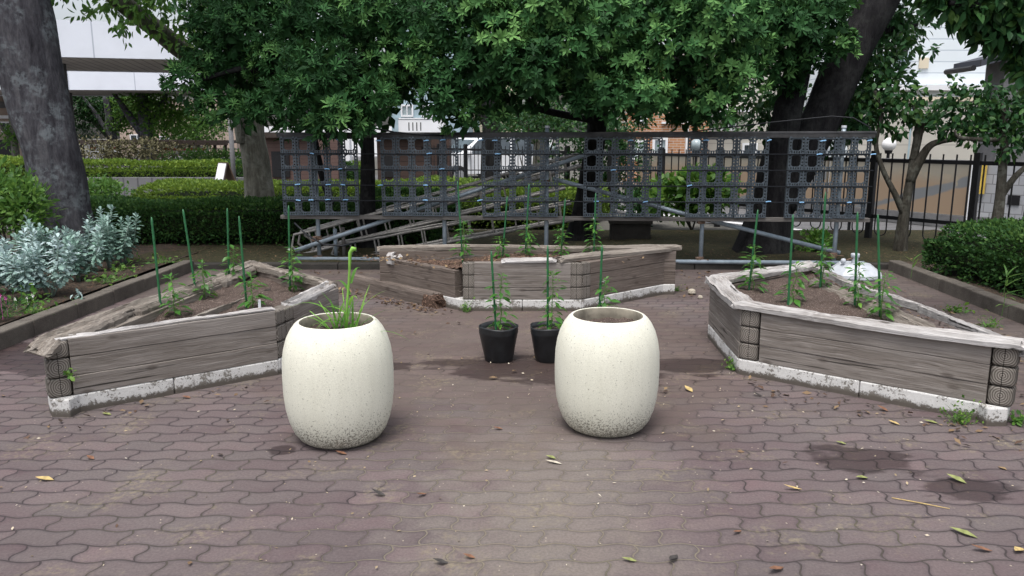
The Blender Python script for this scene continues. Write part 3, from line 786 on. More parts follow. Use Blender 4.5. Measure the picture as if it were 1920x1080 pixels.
def rot_board(root, a, b, wd, th, z, mat, seed, amp=.012, inset=0.0, tilt=0.0, zend=None, name='coping_board', wave=.02, ragged=.35, taper=.3):
    """weathered board lying along a-b: grooves run along it, edges are broken, ends splintered"""
    L, rz = edge_frame(a, b); rg = random.Random(seed); n = max(8, int(L / .03)); m_ = MB(); vs = []; fs = []
    top = 11
    groove = [rg.uniform(-1, 1) for _ in range(top)]; gph = [rg.uniform(0, 6.28) for _ in range(top)]; gk = [rg.uniform(1.5, 5) for _ in range(top)]
    w0 = w1 = 0.0; br = 0.0
    for i in range(n + 1):
        t = i / n; x = L * t
        w0 += rg.uniform(-1, 1) * amp * .28 - w0 * .12; w1 += rg.uniform(-1, 1) * amp * .45 - w1 * .10
        if rg.random() < .045: br = ragged * wd * rg.uniform(.2, .8)
        br *= .86
        e = min(1, min(t, 1 - t) / .05 + (1 - taper))
        zz = z + ((zend - z) * t if zend is not None else 0) + wave * math.sin(x * 3.1 + seed) * .35
        y0 = inset + w0; y1 = inset + wd + w1 - br
        ring = []
        for k in range(top):
            u = k / (top - 1); g_ = amp * .55 * groove[k] * (1 + .6 * math.sin(gk[k] * x * 3 + gph[k])) + rg.uniform(-.10, .10) * amp
            edge = .25 if k in (0, top - 1) else 0
            ring.append((x + (rg.uniform(-.055, .02) if i == n else rg.uniform(-.02, .055) if i == 0 else 0), y0 + (y1 - y0) * u, zz + th * e * (1 - edge) + g_ + tilt * (u - .5) * wd))
        ring.append((x, y1 - .003, zz + tilt * .5 * wd)); ring.append((x, y0 + .003, zz - tilt * .5 * wd))
        vs += ring
    k = top + 2
    for i in range(n):
        for j in range(k): fs.append((i * k + j, (i + 1) * k + j, (i + 1) * k + (j + 1) % k, i * k + (j + 1) % k))
    fs.append(tuple(range(k))); fs.append(tuple(n * k + j for j in reversed(range(k))))
    m_.add(vs, fs); o = m_.build(name, mat, root)
    o.location = (a[0] - root.location.x, a[1] - root.location.y, -root.location.z); o.rotation_euler = (0, 0, rz)
    return o
def plinth(root, poly, h=.10, out=.004):
    m_ = MB(); n = len(poly)
    for i in range(n):
        a, b = Vector((*poly[i], 0)), Vector((*poly[(i + 1) % n], 0)); d = (b - a).normalized(); nn = Vector((-d.y, d.x, 0))
        L = (b - a).length; k = max(1, round(L / .62)); rz = math.atan2(d.y, d.x)
        for q in range(k):
            x0, x1 = L * q / k, L * (q + 1) / k
            e0 = .0 if q else -.002; 
            m_.box(a + d * ((x0 + x1) / 2) + nn * (.055 - out) + Vector((0, 0, h / 2 - .01)), (x1 - x0 - .004, .11, h + .02), Matrix.Rotation(rz, 3, 'Z'))
    return m_.build('plinth', M['flaking'], root, world=True, bevel=.008)
PZ = [(.100, .208), (.208, .316), (.316, .424)]
# left bed: corners anticlockwise
LA, LB, LC, LD = (-2.50, 4.08), (-1.49, 4.86), (-1.28, 5.72), (-2.27, 6.80)
lb = thing('raised_bed', 'weathered timber raised bed on the left with a rotting log rim behind', 'raised bed', (-1.95, 5.2, 0), 'half hexagon timber beds')
plinth(lb, [LA, LB, LC, LD])
plank_wall(lb, LA, LB, PZ[:2] + [(.316, .418)], M['plank'], .115, .0, seed=1)
plank_wall(lb, LB, LC, PZ[:2] + [(.316, .402)], M['plank'], .22, .0, seed=2)
plank_wall(lb, LC, LD, PZ[:2] + [(.316, .40)], M['plank_brown'], .0, .0, seed=3)
plank_wall(lb, LD, LA, PZ[:2], M['plank_brown'], .0, .1, seed=4)
corner_post(lb, LA, edge_frame(LA, LB)[1], PZ[:2] + [(.316, .41)], .112, .056, .012, 1)
corner_post(lb, LB, edge_frame(LB, LC)[1], PZ[:2] + [(.316, .415)], .112, .056, .012, 2)
corner_post(lb, LB, edge_frame(LB, LC)[1], PZ[:2] + [(.316, .41)], .104, .166, .012, 3)
rot_board(lb, (LA[0] + .02, LA[1] + .02), LB, .070, .014, .412, M['silver_wood'], 11, .018, .012, ragged=.9, wave=.02, tilt=-.1)
rot_board(lb, (LB[0] + .05, LB[1] + .20), (LC[0] + .0, LC[1] + .02), .075, .035, .395, M['silver_wood'], 12, .022, .01, tilt=.35, ragged=.8)
rot_board(lb, LC, (LD[0] + .05, LD[1] - .05), .13, .055, .385, M['rot_wood'], 13, .016, -.01, tilt=.2)
rot_board(lb, (LD[0] + .06, LD[1] + .0), (LA[0] - .05, LA[1] - .06), .155, .055, .375, M['rot_wood'], 14, .020, -.03, tilt=-.15, wave=.03, name='rotting_log', taper=.8, ragged=.5)
plank_wall(lb, (LD[0] + .02, LD[1]), (LA[0] + .02, LA[1] + .1), [(.316, .385)], M['rot_wood'], .0, .1, seed=44, name='rotten_plank')
rot_board(lb, (LD[0] + .20, LD[1] - .8), (LA[0] + .22, LA[1] + .55), .09, .05, .30, M['rot_wood'], 17, .018, .14, tilt=.5, wave=.03, name='log_splinter')
soil_patch([LA, LB, LC, LD], .345, 3, lb, M['soil'], dip=lambda x, y: -.07 * max(0, 1 - math.hypot(x + 2.28, y - 4.75) / .3) - .10 * max(0, 1 - math.hypot(x + 2.4, y - 4.3) / .4))
# right bed
RP, RQ, RS, RR = (1.45, 4.88), (2.60, 3.94), (2.56, 6.70), (1.49, 5.83)
rb = thing('raised_bed', 'weathered timber raised bed on the right with a thick silvered coping along its front', 'raised bed', (2.0, 5.2, 0), 'half hexagon timber beds')
plinth(rb, [RP, RQ, RS, RR])
plank_wall(rb, RP, RQ, PZ, M['plank'], .13, .105, seed=5)
plank_wall(rb, RQ, RS, PZ[:2], M['plank_brown'], .1, .0, seed=6)
plank_wall(rb, RS, RR, PZ[:2] + [(.316, .40)], M['plank_brown'], .0, .0, seed=7)
plank_wall(rb, RR, RP, PZ, M['plank'], .0, .0, seed=8)
corner_post(rb, RP, edge_frame(RP, RQ)[1], PZ, .122, .062, .012, 4)
corner_post(rb, RQ, edge_frame(RP, RQ)[1], PZ, .115, -.045, .016, 5)
rot_board(rb, (RP[0] - .03, RP[1] + .03), (RQ[0] + .04, RQ[1] - .03), .125, .042, .424, M['silver_wood'], 21, .016, -.035, wave=.02, ragged=.45, zend=.418)
rot_board(rb, (RR[0] + .0, RR[1] + .05), (RP[0] - .02, RP[1] + .0), .14, .04, .424, M['silver_wood'], 22, .018, -.03, ragged=.7)
rot_board(rb, (RS[0] + .03, RS[1] + .0), (RR[0] - .02, RR[1] + .0), .12, .045, .405, M['silver_wood'], 23, .016, -.02, ragged=.5, taper=.7)
rot_board(rb, (RQ[0] + .10, RQ[1] + .02), (RS[0] + .02, RS[1] + .05), .085, .05, .375, M['silver_wood'], 24, .018, .0, tilt=.3, wave=.03, ragged=.5, zend=.37, taper=.8)
rot_board(rb, (RQ[0] - .08, RQ[1] + .55), (RS[0] - .12, RS[1] - .5), .10, .06, .32, M['rot_wood'], 25, .02, .03, tilt=-.5, wave=.03, name='log_splinter')
soil_patch([RP, RQ, RS, RR], .36, 5, rb, M['soil'], dip=lambda x, y: -.05 * max(0, 1 - math.hypot(x - 2.45, y - 4.6) / .6))
# middle bed
C0, C1, C2, C3 = (-.43, 6.73), (.61, 6.73), (1.57, 7.56), (-1.27, 7.56)
cb = thing('raised_bed', 'weathered timber raised bed in the middle below the tray screen, its left side broken down', 'raised bed', (.1, 7.2, 0), 'half hexagon timber beds')
plinth(cb, [C0, C1, C2, C3])
plank_wall(cb, C0, C1, PZ, M['plank'], .10, .10, seed=9)
plank_wall(cb, C1, C2, PZ, M['plank_brown'], .10, .0, seed=10)
plank_wall(cb, C2, C3, PZ, M['plank_brown'], .0, .0, seed=11)
plank_wall(cb, C3, C0, PZ[:2] + [(.316, .345)], M['plank_brown'], .0, .10, seed=12)
corner_post(cb, C0, 0.0, PZ, .104, .052, .008, 6)
corner_post(cb, C1, 0.0, PZ, .104, -.052, .008, 7)
corner_post(cb, C1, edge_frame(C1, C2)[1], PZ, .104, .052, .008, 8)
rot_board(cb, (C0[0] + .34, C0[1]), (C1[0] - .23, C1[1]), .10, .03, .424, M['silver_wood'], 31, .012, -.012, ragged=.35)
rot_board(cb, (C1[0] - .20, C1[1] + .0), (C2[0] + .04, C2[1] + .0), .125, .042, .424, M['rot_wood'], 32, .012, -.03, ragged=.35)
rot_board(cb, (C2[0] + .05, C2[1]), (C3[0] - .02, C3[1]), .12, .04, .424, M['rot_wood'], 33, .012, -.02)
rot_board(cb, (C3[0] + .02, C3[1] + .03), (C3[0] + .17, C3[1] - .13), .15, .10, .30, M['silver_wood'], 34, .03, -.05, ragged=.6, name='broken_stub')
soil_patch([C0, C1, C2, C3], .385, 7, cb, M['grit'], dip=lambda x, y: -.06 * max(0, min(1, (-.2 - x) / .5)))
fp = thing('loose_plank', 'fallen grey timber beam with a rotted brown end leaning on the middle bed', 'beam', (-1.05, 7.3, 0))
rot_board(fp, (-1.62, 7.86), (-.66, 6.88), .10, .135, -.005, M['plank_brown'], 41, .006, -.05, wave=0, ragged=.05, taper=.05, name='beam')
rot_board(fp, (-.78, 6.99), (-.63, 6.84), .106, .115, -.002, M['grit'], 42, .010, -.055, wave=0, ragged=.3, taper=.3, name='rotted_end')
rot_board(fp, (-1.30, 7.54), (-.50, 6.80), .05, .03, .135, M['rot_wood'], 43, .012, .03, wave=.01, ragged=.8, name='splinter')

# ------------------------------------------------------------------ cream planters
PROF = [(.0, .0), (.165, .0), (.188, .004), (.212, .020), (.238, .055), (.258, .105), (.272, .165), (.280, .24), (.281, .33), (.278, .40), (.269, .455), (.253, .505), (.232, .543), (.213, .566), (.2, .577), (.193, .580), (.186, .578), (.181, .570), (.182, .54), (.19, .48), (.19, .44)]
def planter(label, loc, s):
    t = thing('planter', label, 'planter', loc, 'cream barrel planters'); t.scale = (s * .97, s * .97, s * 1.045)
    m_ = MB(); m_.lathe(PROF[:17], 72); m_.build('vessel', [M['planter']], t, smooth=True)
    m_ = MB(); m_.lathe(PROF[16:], 72); m_.build('inside', M['planter_in'], t, smooth=True)
    m_ = MB(); m_.lathe([(.0, .532), (.06, .535), (.12, .528), (.183, .524)], 40)
    rg = random.Random(5); m_.v = [(x, y, z + rg.uniform(-.012, .012)) for x, y, z in m_.v]
    m_.build('soil', M['soil'], t, smooth=True)
    return t
planter('cream barrel planter with tall weeds growing out of it', (-.868, 3.80, 0), 1.0)
planter('cream barrel planter standing in front of the black pots, nothing growing in it', (.492, 3.95, 0), .99)
def blade(m_, p, d, L, wd, droop, up=(0, 0, 1), n=6):
    p = Vector(p); d = Vector(d).normalized(); sd_ = d.cross(Vector((0, 0, 1)))
    if sd_.length < .1: sd_ = Vector((1, 0, 0))
    sd_.normalize(); vs = []; fs = []
    for i in range(n + 1):
        t = i / n; w_ = wd * (1 - t) ** .7 * min(1, .5 + t * 2)
        c = p + d * L * t + Vector((d.x, d.y, 0)) * L * droop * .4 * t * t - Vector((0, 0, 1)) * L * droop * t * t
        vs += [c - sd_ * w_ / 2, c + Vector((0, 0, -.1 * w_)), c + sd_ * w_ / 2]
    for i in range(n):
        for k in (0, 1): a = i * 3 + k; fs.append((a, a + 1, a + 4, a + 3))
    return m_.add(vs, fs)
g = thing('tall_weed', 'tall bright green grass weed with a bent seed head in the left planter', 'weed', (-.82, 3.8, .5))
m_ = MB(); rg = random.Random(4)
top = at(663, 466, 3.80); base = Vector((-.82, 3.80, .50))
main = [base, base.lerp(top, .35) + Vector((-.012, 0, 0)), base.lerp(top, .75) + Vector((-.012, 0, 0)), top - Vector((.018, 0, .02)), top - Vector((.004, 0, .0)), top + Vector((.012, 0, -.004))]
m_.tube(main, [.008, .006, .006, .009, .0125, .009], 8)
for q in (((-.85, 3.78, .5), (-.93, 3.72, .72)), ((-.80, 3.82, .5), (-.72, 3.78, .70)), ((-.83, 3.84, .5), (-.84, 3.84, .76)), ((-.86, 3.8, .5), (-.99, 3.77, .66))): m_.tube([q[0], Vector(q[0]).lerp(Vector(q[1]), .5) + Vector((0, 0, .02)), q[1]], [.003, .0025, .0015], 6)
m_.build('stem', M['stalk'], g, world=True, smooth=True)
m_ = MB()
for i in range(26):
    a = rg.uniform(0, 6.28); el = rg.uniform(.75, 1.45); b0 = Vector((-.83 + rg.gauss(0, .04), 3.80 + rg.gauss(0, .03), .5 + abs(rg.gauss(0, .07))))
    blade(m_, b0, (math.cos(a) * math.cos(el), math.sin(a) * math.cos(el), math.sin(el)), rg.uniform(.10, .30), rg.uniform(.010, .022), rg.uniform(.15, .7))
for i in range(5):
    b0 = base.lerp(top, .15 + .12 * i); a = rg.uniform(0, 6.28)
    blade(m_, b0, (math.cos(a), math.sin(a) * .4, .8), .20, .022, .6)
o = m_.build('blades', M['leaf_grass'], g, world=True)
at_ = o.data.attributes.new('rnd', 'FLOAT', 'POINT'); at_.data.foreach_set('value', [rg.random() * .15 + (i // 21 * 37 % 17) / 20 for i in range(len(o.data.vertices))])

# ------------------------------------------------------------------ pepper plants, stakes, black pots
LEAF_P = t_smooth(.46)
def pepper(label, p, h, seed, flower=False, group='young pepper plants', lean=(0, 0)):
    p = Vector(p); rg = np.random.RandomState(seed)
    t = thing('pepper_plant', label, 'pepper plant', p, group)
    m_ = MB(); k = 6; pts = [p + Vector((lean[0] * h * (i / k), lean[1] * h * (i / k), h * i / k)) + (Vector(rg.normal(size=3)) * .006 if i else Vector((0, 0, -.01))) for i in range(k + 1)]
    m_.tube(pts, [.0045, .004, .0038, .0034, .003, .0025, .0015], 6)
    P = []; D = []; S = []
    n = int(24 + h * 78)
    for i in range(n):
        tt = .08 + .92 * (i + .5) / n; f = tt * k; q = pts[int(f)].lerp(pts[min(k, int(f) + 1)], f - int(f))
        a = 2.4 * i + rg.uniform(-.5, .5); el = rg.uniform(-.25, .55) + (.5 if tt > .85 else 0)
        d = Vector((math.cos(a) * math.cos(el), math.sin(a) * math.cos(el), math.sin(el)))
        pl = rg.uniform(.015, .055) * (1 if tt < .85 else .4)
        e = q + d * pl
        m_.tube([q, e], [.0016, .0012], 4, cap=False)
        P.append(e); D.append(d + Vector((0, 0, -.25))); S.append(rg.uniform(.045, .078) * (1.2 if tt < .3 else .95) * (.65 if tt > .9 else 1))
    m_.build('stem', M['stem'], t, world=True, smooth=True)
    P = np.array(P); D = np.array(D)
    low = np.clip(1 - np.arange(len(P)) / len(P), 0, 1)
    leaves('foliage', [scatter(LEAF_P, P, D, S, Z=np.tile([0, 0, 1.0], (len(P), 1)) + rg.normal(size=P.shape) * .25, rg=rg, rnd=np.clip(rg.beta(2, 2.5, size=len(P)) * .8 + (rg.uniform(size=len(P)) < .12) * .4, 0, 1))], M['leaf_pepper'], t, smooth=True)
    if flower:
        m_ = MB(); c = pts[k] + Vector((-.012, -.02, -.01))
        for j in range(5):
            a = 2 * math.pi * j / 5; blade(m_, c, (math.cos(a), -.5, math.sin(a)), .014, .009, .1, n=3)
        m_.build('flower', M['white_petal'], t, world=True)
    return t
def stake(label, base, top):
    m_ = MB(); base, top = Vector(base), Vector(top)
    n = max(8, int((top - base).length / .03)); pts = [base.lerp(top, i / n) for i in range(n + 1)]
    m_.tube(pts, [.0082 if i % 2 else .0072 for i in range(n)] + [.003], 8)
    return m_.own('plant_stake', M['stake'], label, 'plant stake', 'green plant stakes', origin=base, smooth=True)
def staked(where, sb, st, pb, h, seed, flower, n_, zs=.355):
    """where: words for the bed; sb, st: stake foot and tip in the photo; pb: plant foot"""
    b = gnd(*sb, zs); b.z -= .1; t_ = at(*st, b.y)
    stake('green plastic stake, ' + n_ + ' in the ' + where, b, t_)
    p = gnd(*pb, zs - .005)
    pepper('young pepper plant by the ' + n_ + ' stake in the ' + where, p, h, seed, flower)
W1 = 'left timber bed'
staked(W1, (303, 585), (284, 407), (328, 592), .26, 1, False, 'front left')
staked(W1, (370, 552), (343, 392), (384, 556), .24, 2, False, 'second from left')
staked(W1, (429, 530), (426, 390), (441, 530), .30, 3, False, 'rear middle')
staked(W1, (463, 572), (448, 405), (474, 575), .22, 4, False, 'short leafy middle')
staked(W1, (543, 540), (541, 385), (551, 545), .32, 5, True, 'rightmost')
W2 = 'middle timber bed'
staked(W2, (868, 484), (858, 340), (870, 487), .36, 6, False, 'leftmost', .38)
staked(W2, (941, 482), (951, 368), (937, 484), .20, 7, False, 'low leafed second', .38)
staked(W2, (984, 480), (992, 345), (990, 484), .30, 8, False, 'centre', .38)
staked(W2, (1050, 484), (1060, 372), (1053, 486), .30, 9, True, 'fourth from left', .38)
staked(W2, (1113, 482), (1117, 362), (1113, 482), .38, 10, True, 'rightmost', .38)
W3 = 'right timber bed'
staked(W3, (1403, 543), (1421, 393), (1411, 545), .34, 11, False, 'leftmost', .365)
staked(W3, (1478, 573), (1487, 402), (1486, 570), .28, 12, False, 'front middle', .365)
staked(W3, (1538, 540), (1548, 360), (1541, 541), .34, 13, True, 'tall rear', .365)
staked(W3, (1604, 572), (1608, 397), (1606, 575), .30, 14, False, 'second from right', .365)
staked(W3, (1653, 590), (1646, 402), (1652, 595), .28, 15, False, 'rightmost', .365)
lp = gnd(487, 578, .35)
m_ = MB(); m_.box((0, 0, .02), (.018, .003, .06)); m_.own('plant_label', M['label_white'], 'small white plant label stuck in the soil of the left bed', 'plant label', loc=(lp.x, lp.y, .36), rz=.2, bevel=.001)
POTP = [(0, 0), (.092, 0), (.096, .006), (.130, .19), (.1335, .197), (.132, .206), (.1345, .213), (.133, .222), (.1355, .230), (.1345, .241), (.131, .242), (.127, .21), (.124, .19)]
def black_pot(label, loc):
    t = thing('nursery_pot', label, 'plant pot', loc, 'black nursery pots')
    m_ = MB(); m_.lathe(POTP, 44); rq = random.Random(label); ph = rq.uniform(0, 6); m_.v = [(x * (1 + .018 * math.sin(3 * math.atan2(y, x) + ph + z * 9) + .010 * math.sin(7 * math.atan2(y, x) - z * 21)), y * (1 + .018 * math.sin(2 * math.atan2(y, x) + ph)), z + .004 * math.sin(3 * math.atan2(y, x) + ph) * (z > .15)) for x, y, z in m_.v]; m_.build('pot', M['black_plastic'], t, smooth=True)
    m_ = MB(); m_.lathe([(0, .205), (.06, .207), (.127, .203)], 28); m_.build('soil', M['soil'], t)
    return t
px_ = [((-.09, 5.20), 'leftmost pepper plant in a black pot', (921, 470), .40), ((.255, 5.20), 'pepper plant in the middle black pot', (1027, 460), .42), ((.60, 5.22), 'pepper plant rising behind the right cream planter', (1129, 460), .36)]
PL = ['black nursery pot standing clear between the two cream planters', 'black nursery pot partly hidden by the right cream planter', 'black nursery pot hidden behind the right cream planter']
SL = ['green plastic stake in the leftmost black pot', 'green plastic stake in the middle black pot', 'green plastic stake showing above the right cream planter']
for (xy, lab, tp, h), pl_, sl_, i in zip(px_, PL, SL, range(3)):
    black_pot(pl_, (*xy, 0))
    b = Vector((xy[0] - .012, xy[1], .10)); stake(sl_, b, at(*tp, xy[1] - .02))
    pepper(lab, (xy[0] + .015, xy[1] - .01, .20), h, 30 + i, i == 2, lean=(.02, -.02))

# ------------------------------------------------------------------ scaffold screen with tray panels
PA, PB = at(529, 403, 9.15), at(1629, 400, 8.78)         # lower ends of the screen
PA.z = PB.z = 0
pdir = (PB - PA).normalized(); prz = math.atan2(pdir.y, pdir.x); PLEN = (PB - PA).length
ZB, ZT = .60, 1.52
fr = thing('scaffold_frame', 'scaffold pipe frame with a wooden rail carrying the black tray screen', 'frame', (PA.x, PA.y, 0), rz=prz)
def fx(px):                                             # local x on the frame under a photo column
    lo, hi = -1.0, PLEN + 1.0
    for _ in range(40):
        mid = (lo + hi) / 2; q = PA + pdir * mid
        zc = q.y * math.cos(PITCH) + (CAMH - 1.0) * math.sin(PITCH)
        if 960 + FPX * q.x / zc < px: lo = mid
        else: hi = mid
    return lo
posts = [fx(588), fx(830), fx(1025), fx(1323), fx(1580)]
for x in posts:
    m_ = MB(); m_.tube([(x, .09, -.02), (x, .09, .6), (x, .09, ZT + (.08 if x in posts[1:3] + posts[4:] else -.02))], .0245, 14); m_.build('post', M['galv'], fr, smooth=True)
m_ = MB()
for x in (posts[2], posts[4]): m_.tube([(x, .09, ZT + .07), (x, .09, ZT + .095)], [.03, .026], 12)
m_.build('post_cap', M['white_plastic'], fr)
m_ = MB(); m_.tube([(-.02, .035, ZT - .005), (PLEN * .5, .035, ZT + .0), (PLEN + .02, .035, ZT + .01)], .024, 12); m_.build('top_pipe', M['top_rail'], fr, smooth=True)
m_ = MB(); m_.box((PLEN / 2, .005, ZT - .022), (PLEN, .018, .035)); m_.build('top_rail', M['top_rail'], fr, bevel=.003)
m_ = MB(); m_.box((PLEN / 2, .03, ZB - .022), (PLEN + .04, .075, .044)); m_.build('bottom_board', M['board'], fr, bevel=.004)
m_ = MB(); m_.tube([(fx(545), .02, .085), (PLEN * .5, .02, .09), (PLEN + .0, .02, .09)], .0245, 14); m_.build('base_pipe', M['galv'], fr, smooth=True)
def flocal(px, py, off=.13):
    x = fx(px); q = PA + pdir * x; a = at(px, py, q.y + off); return Vector((x * (1 + .012), off, a.z))
m_ = MB(); m_.tube([flocal(548, 470, -.03), flocal(830, 375, .14), flocal(1118, 282, .17)], .0245, 14); m_.build('brace', M['galv'], fr, smooth=True)
m_ = MB(); m_.tube([flocal(1030, 335, .14), flocal(1300, 406, .15), flocal(1578, 474, .10)], .0245, 14); m_.build('brace', M['galv'], fr, smooth=True)
for x, z in [(posts[0], .32), (posts[0], .09), (posts[3], .11), (posts[3], .55), (posts[2], .98), (posts[4], .17)]:
    m_ = MB(); m_.tube([(x, .09, z - .03), (x, .09, z + .03)], .034, 10); m_.box((x - .035, .055, z), (.05, .09, .05)); m_.tube([(x + .0, .07, z), (x + .075, .0, z + .004)], .006, 6)
    m_.build('clamp', M['rust'], fr, bevel=.003)
for i in range(1, 5):
    z = ZB + (ZT - .04 - ZB) * i / 5 + .0
    m_ = MB(); m_.tube([(.0, -.032, z), (PLEN * .3, -.032, z - .006), (PLEN * .6, -.032, z - .003), (PLEN, -.032, z)], .0055, 6); m_.build('wire', M['wire'], fr, smooth=True)
for px, h in ((608, .40), (624, .42)): 
    m_ = MB(); m_.tube([(fx(px), .35, 0), (fx(px), .35, h)], .022, 10); m_.build('short_post', M['galv'] if px == 608 else M['board'], fr, smooth=True)
# a tray: a square open frame with pierced sides
def tray_mesh():
    m_ = MB(); W = .1; dpt = .045
    y = 0
    def bx(x0, z0, x1, z1, d=dpt, yo=0): m_.box(((x0 + x1) / 2, yo, (z0 + z1) / 2), (x1 - x0, d, z1 - z0))
    bx(-.088, -.088, -.080, .088); bx(.080, -.088, .088, .088)           # outer stiles
    bx(-.080, -.088, .080, -.081); bx(-.080, .081, .080, .088)
    bx(-.060, -.058, -.052, .081, .03); bx(.052, -.058, .060, .081, .03)  # inner rim
    bx(-.060, -.058, .060, -.050, .03)
    bx(-.060, .072, .060, .081, .03)
    for k in range(5):                                                   # pierced webs
        z = -.066 + k * .036
        bx(-.080, z, -.060, z + .022, .012, -.01); bx(.060, z, .080, z + .022, .012, -.01)
    for k in range(6):
        x = -.072 + k * .027
        bx(x, -.081, x + .015, -.058, .012, -.01)
    for sx in (-1, 1):                                                   # rounded inner corners
        for z0, s_ in ((-.050, 1), (.072, -1)):
            m_.add([(sx * .052, -.012, z0), (sx * .034, -.012, z0), (sx * .052, -.012, z0 + s_ * .018), (sx * .052, .012, z0), (sx * .034, .012, z0), (sx * .052, .012, z0 + s_ * .018)],
                   [(0, 1, 2), (3, 5, 4), (1, 4, 5, 2)])
    me = m_.build('tray', M['tray']); data = me.data; bpy.data.objects.remove(me); return data
TRAY = tray_mesh()
def clip_mesh():
    m_ = MB(); m_.tube([(-.028, 0, 0), (0, -.006, .004), (.03, 0, .002)], .0065, 6); o = m_.build('clip', M['clip']); d = o.data; bpy.data.objects.remove(o); return d
CLIP = clip_mesh()
PX = [(530, 672), (716, 860), (904, 1047), (1094, 1240), (1287, 1438), (1474, 1626)]
PLAB = ['black tray panel at the left end of the screen, under drooping leaves', 'black tray panel second from the left, before the brown wall', 'black tray panel third from the left, in front of the white car',
        'black tray panel fourth from the left, crossed by a sloping pipe', 'black tray panel fifth from the left, against the leaning tree', 'black tray panel at the right end of the screen, near the iron fence']
rgp = random.Random(9)
hrow = (ZT - .04 - ZB) / 5
for (p0, p1), lab in zip(PX, PLAB):
    x0, x1 = fx(p0), fx(p1); cx = (x0 + x1) / 2; cw = (x1 - x0) / 5
    q = PA + pdir * cx
    t = thing('tray_panel', lab, 'tray panel', (q.x, q.y, ZB), 'panels of black plastic trays wired to the frame', rz=prz)
    for r_ in range(5):
        for c_ in range(5):
            o = bpy.data.objects.new('tray', TRAY); COL.objects.link(o); o.parent = t
            o.location = ((c_ - 2) * cw + rgp.uniform(-.003, .003), -.006 + rgp.uniform(-.006, .006), (r_ + .5) * hrow + rgp.uniform(-.003, .003))
            o.scale = (cw / .178, 1, hrow / .178); o.rotation_euler = (rgp.uniform(-.02, .02), rgp.uniform(-.015, .015), rgp.uniform(-.03, .03))
    for r_ in range(1, 6):
        for c_ in range(6):
            if rgp.random() < .18:
                o = bpy.data.objects.new('clip', CLIP); COL.objects.link(o); o.parent = t
                o.location = ((c_ - 2.5) * cw + rgp.uniform(-.03, .03), -.042, r_ * hrow + rgp.uniform(-.004, .006) - (.03 if r_ == 5 else 0)); o.rotation_euler = (0, rgp.uniform(-.2, .2), rgp.uniform(-.5, .5))
# stack of aluminium frames behind the screen
def ladder_frame(label, pa, pb, rise, depth, nr, yoff, seed):
    a, b = Vector(pa), Vector(pb); t = thing('pipe_frame', label, 'pipe frame', (a.x, a.y, 0), 'pile of bent pipe frames'); rg = random.Random(seed)
    d = (b - a).normalized(); up = Vector((-d.z * .9, .0, 1)).normalized() * rise; dy = Vector((0, depth, 0))
    for k, (o1, o2) in enumerate(((Vector(), up), (dy, up + dy))):
        m_ = MB(); n = 10
        m_.tube([a + o1 + Vector((-.0, 0, 0))] + [(a + o1).lerp(b + o1, i / n) + Vector((0, rg.uniform(-.005, .005), rg.uniform(-.006, .006))) for i in range(1, n + 1)], .021, 8)
        m_.tube([a + o1, a + o1 + Vector((-.10, 0, .02)) + (o2 - o1) * .35, a + o2 + Vector((-.03, 0, 0))] + [(a + o2).lerp(b + o2, i / n) + Vector((0, 0, rg.uniform(-.008, .008))) for i in range(1, n + 1)], .016, 8)
        m_.build('rail', M['alu'], t, world=True, smooth=True)
        for i in range(nr):
            m_ = MB()
            p = (a + o1).lerp(b + o1, (i + .5) / nr); q = (a + o2).lerp(b + o2, (i + .5) / nr); m_.bar(p, q, .035, .016); m_.build('rung', M['alu'], t, world=True)
    for i in range(5):
        m_ = MB(); p = a.lerp(b, (i + .3) / 5); m_.tube([p, p + dy], .012, 6); m_.build('cross_bar', M['alu'], t, world=True)
    return t
ladder_frame('long aluminium pipe frame lying uppermost, its bent end nearest the left post', at(566, 478, 9.75), at(1060, 352, 10.2), .26, .30, 11, 0, 1)
ladder_frame('aluminium pipe frame lying below the others, partly behind the middle bed', at(640, 490, 9.50), at(1075, 412, 9.9), .21, .25, 10, 0, 2)
ladder_frame('aluminium pipe frame tilted highest at the rear of the pile', at(588, 452, 10.2), at(1090, 312, 10.6), .16, .28, 9, 0, 3)
# loose cables
c1 = [at(1240, 254, 9.0), at(1330, 243, 9.0), at(1450, 229, 9.0), at(1560, 218, 8.95), at(1600, 221, 8.9), at(1630, 238, 8.85), at(1638, 262, 8.85)]
m_ = MB(); m_.tube(c1, .007, 8); m_.own('cable', M['wire'], 'dark cable arching above the right end of the tray screen', 'cable', origin=c1[0], smooth=True)
c1 = [at(690, 238, 9.05), at(740, 248, 9.05), at(790, 252, 9.05), at(832, 254, 9.04)]
m_ = MB(); m_.tube(c1, .010, 8); m_.own('cable', M['wire'], 'black cable sagging onto the top of the screen under the leaves', 'cable', origin=c1[0], smooth=True)
c1 = [at(552, 418, 9.0), at(575, 440, 8.98), at(605, 458, 8.95), at(640, 461, 8.95), at(668, 455, 9.0)]
m_ = MB(); m_.tube(c1, .010, 8); m_.own('cable', M['wire'], 'black cable hanging over the leftmost scaffold post', 'cable', origin=c1[0], smooth=True)
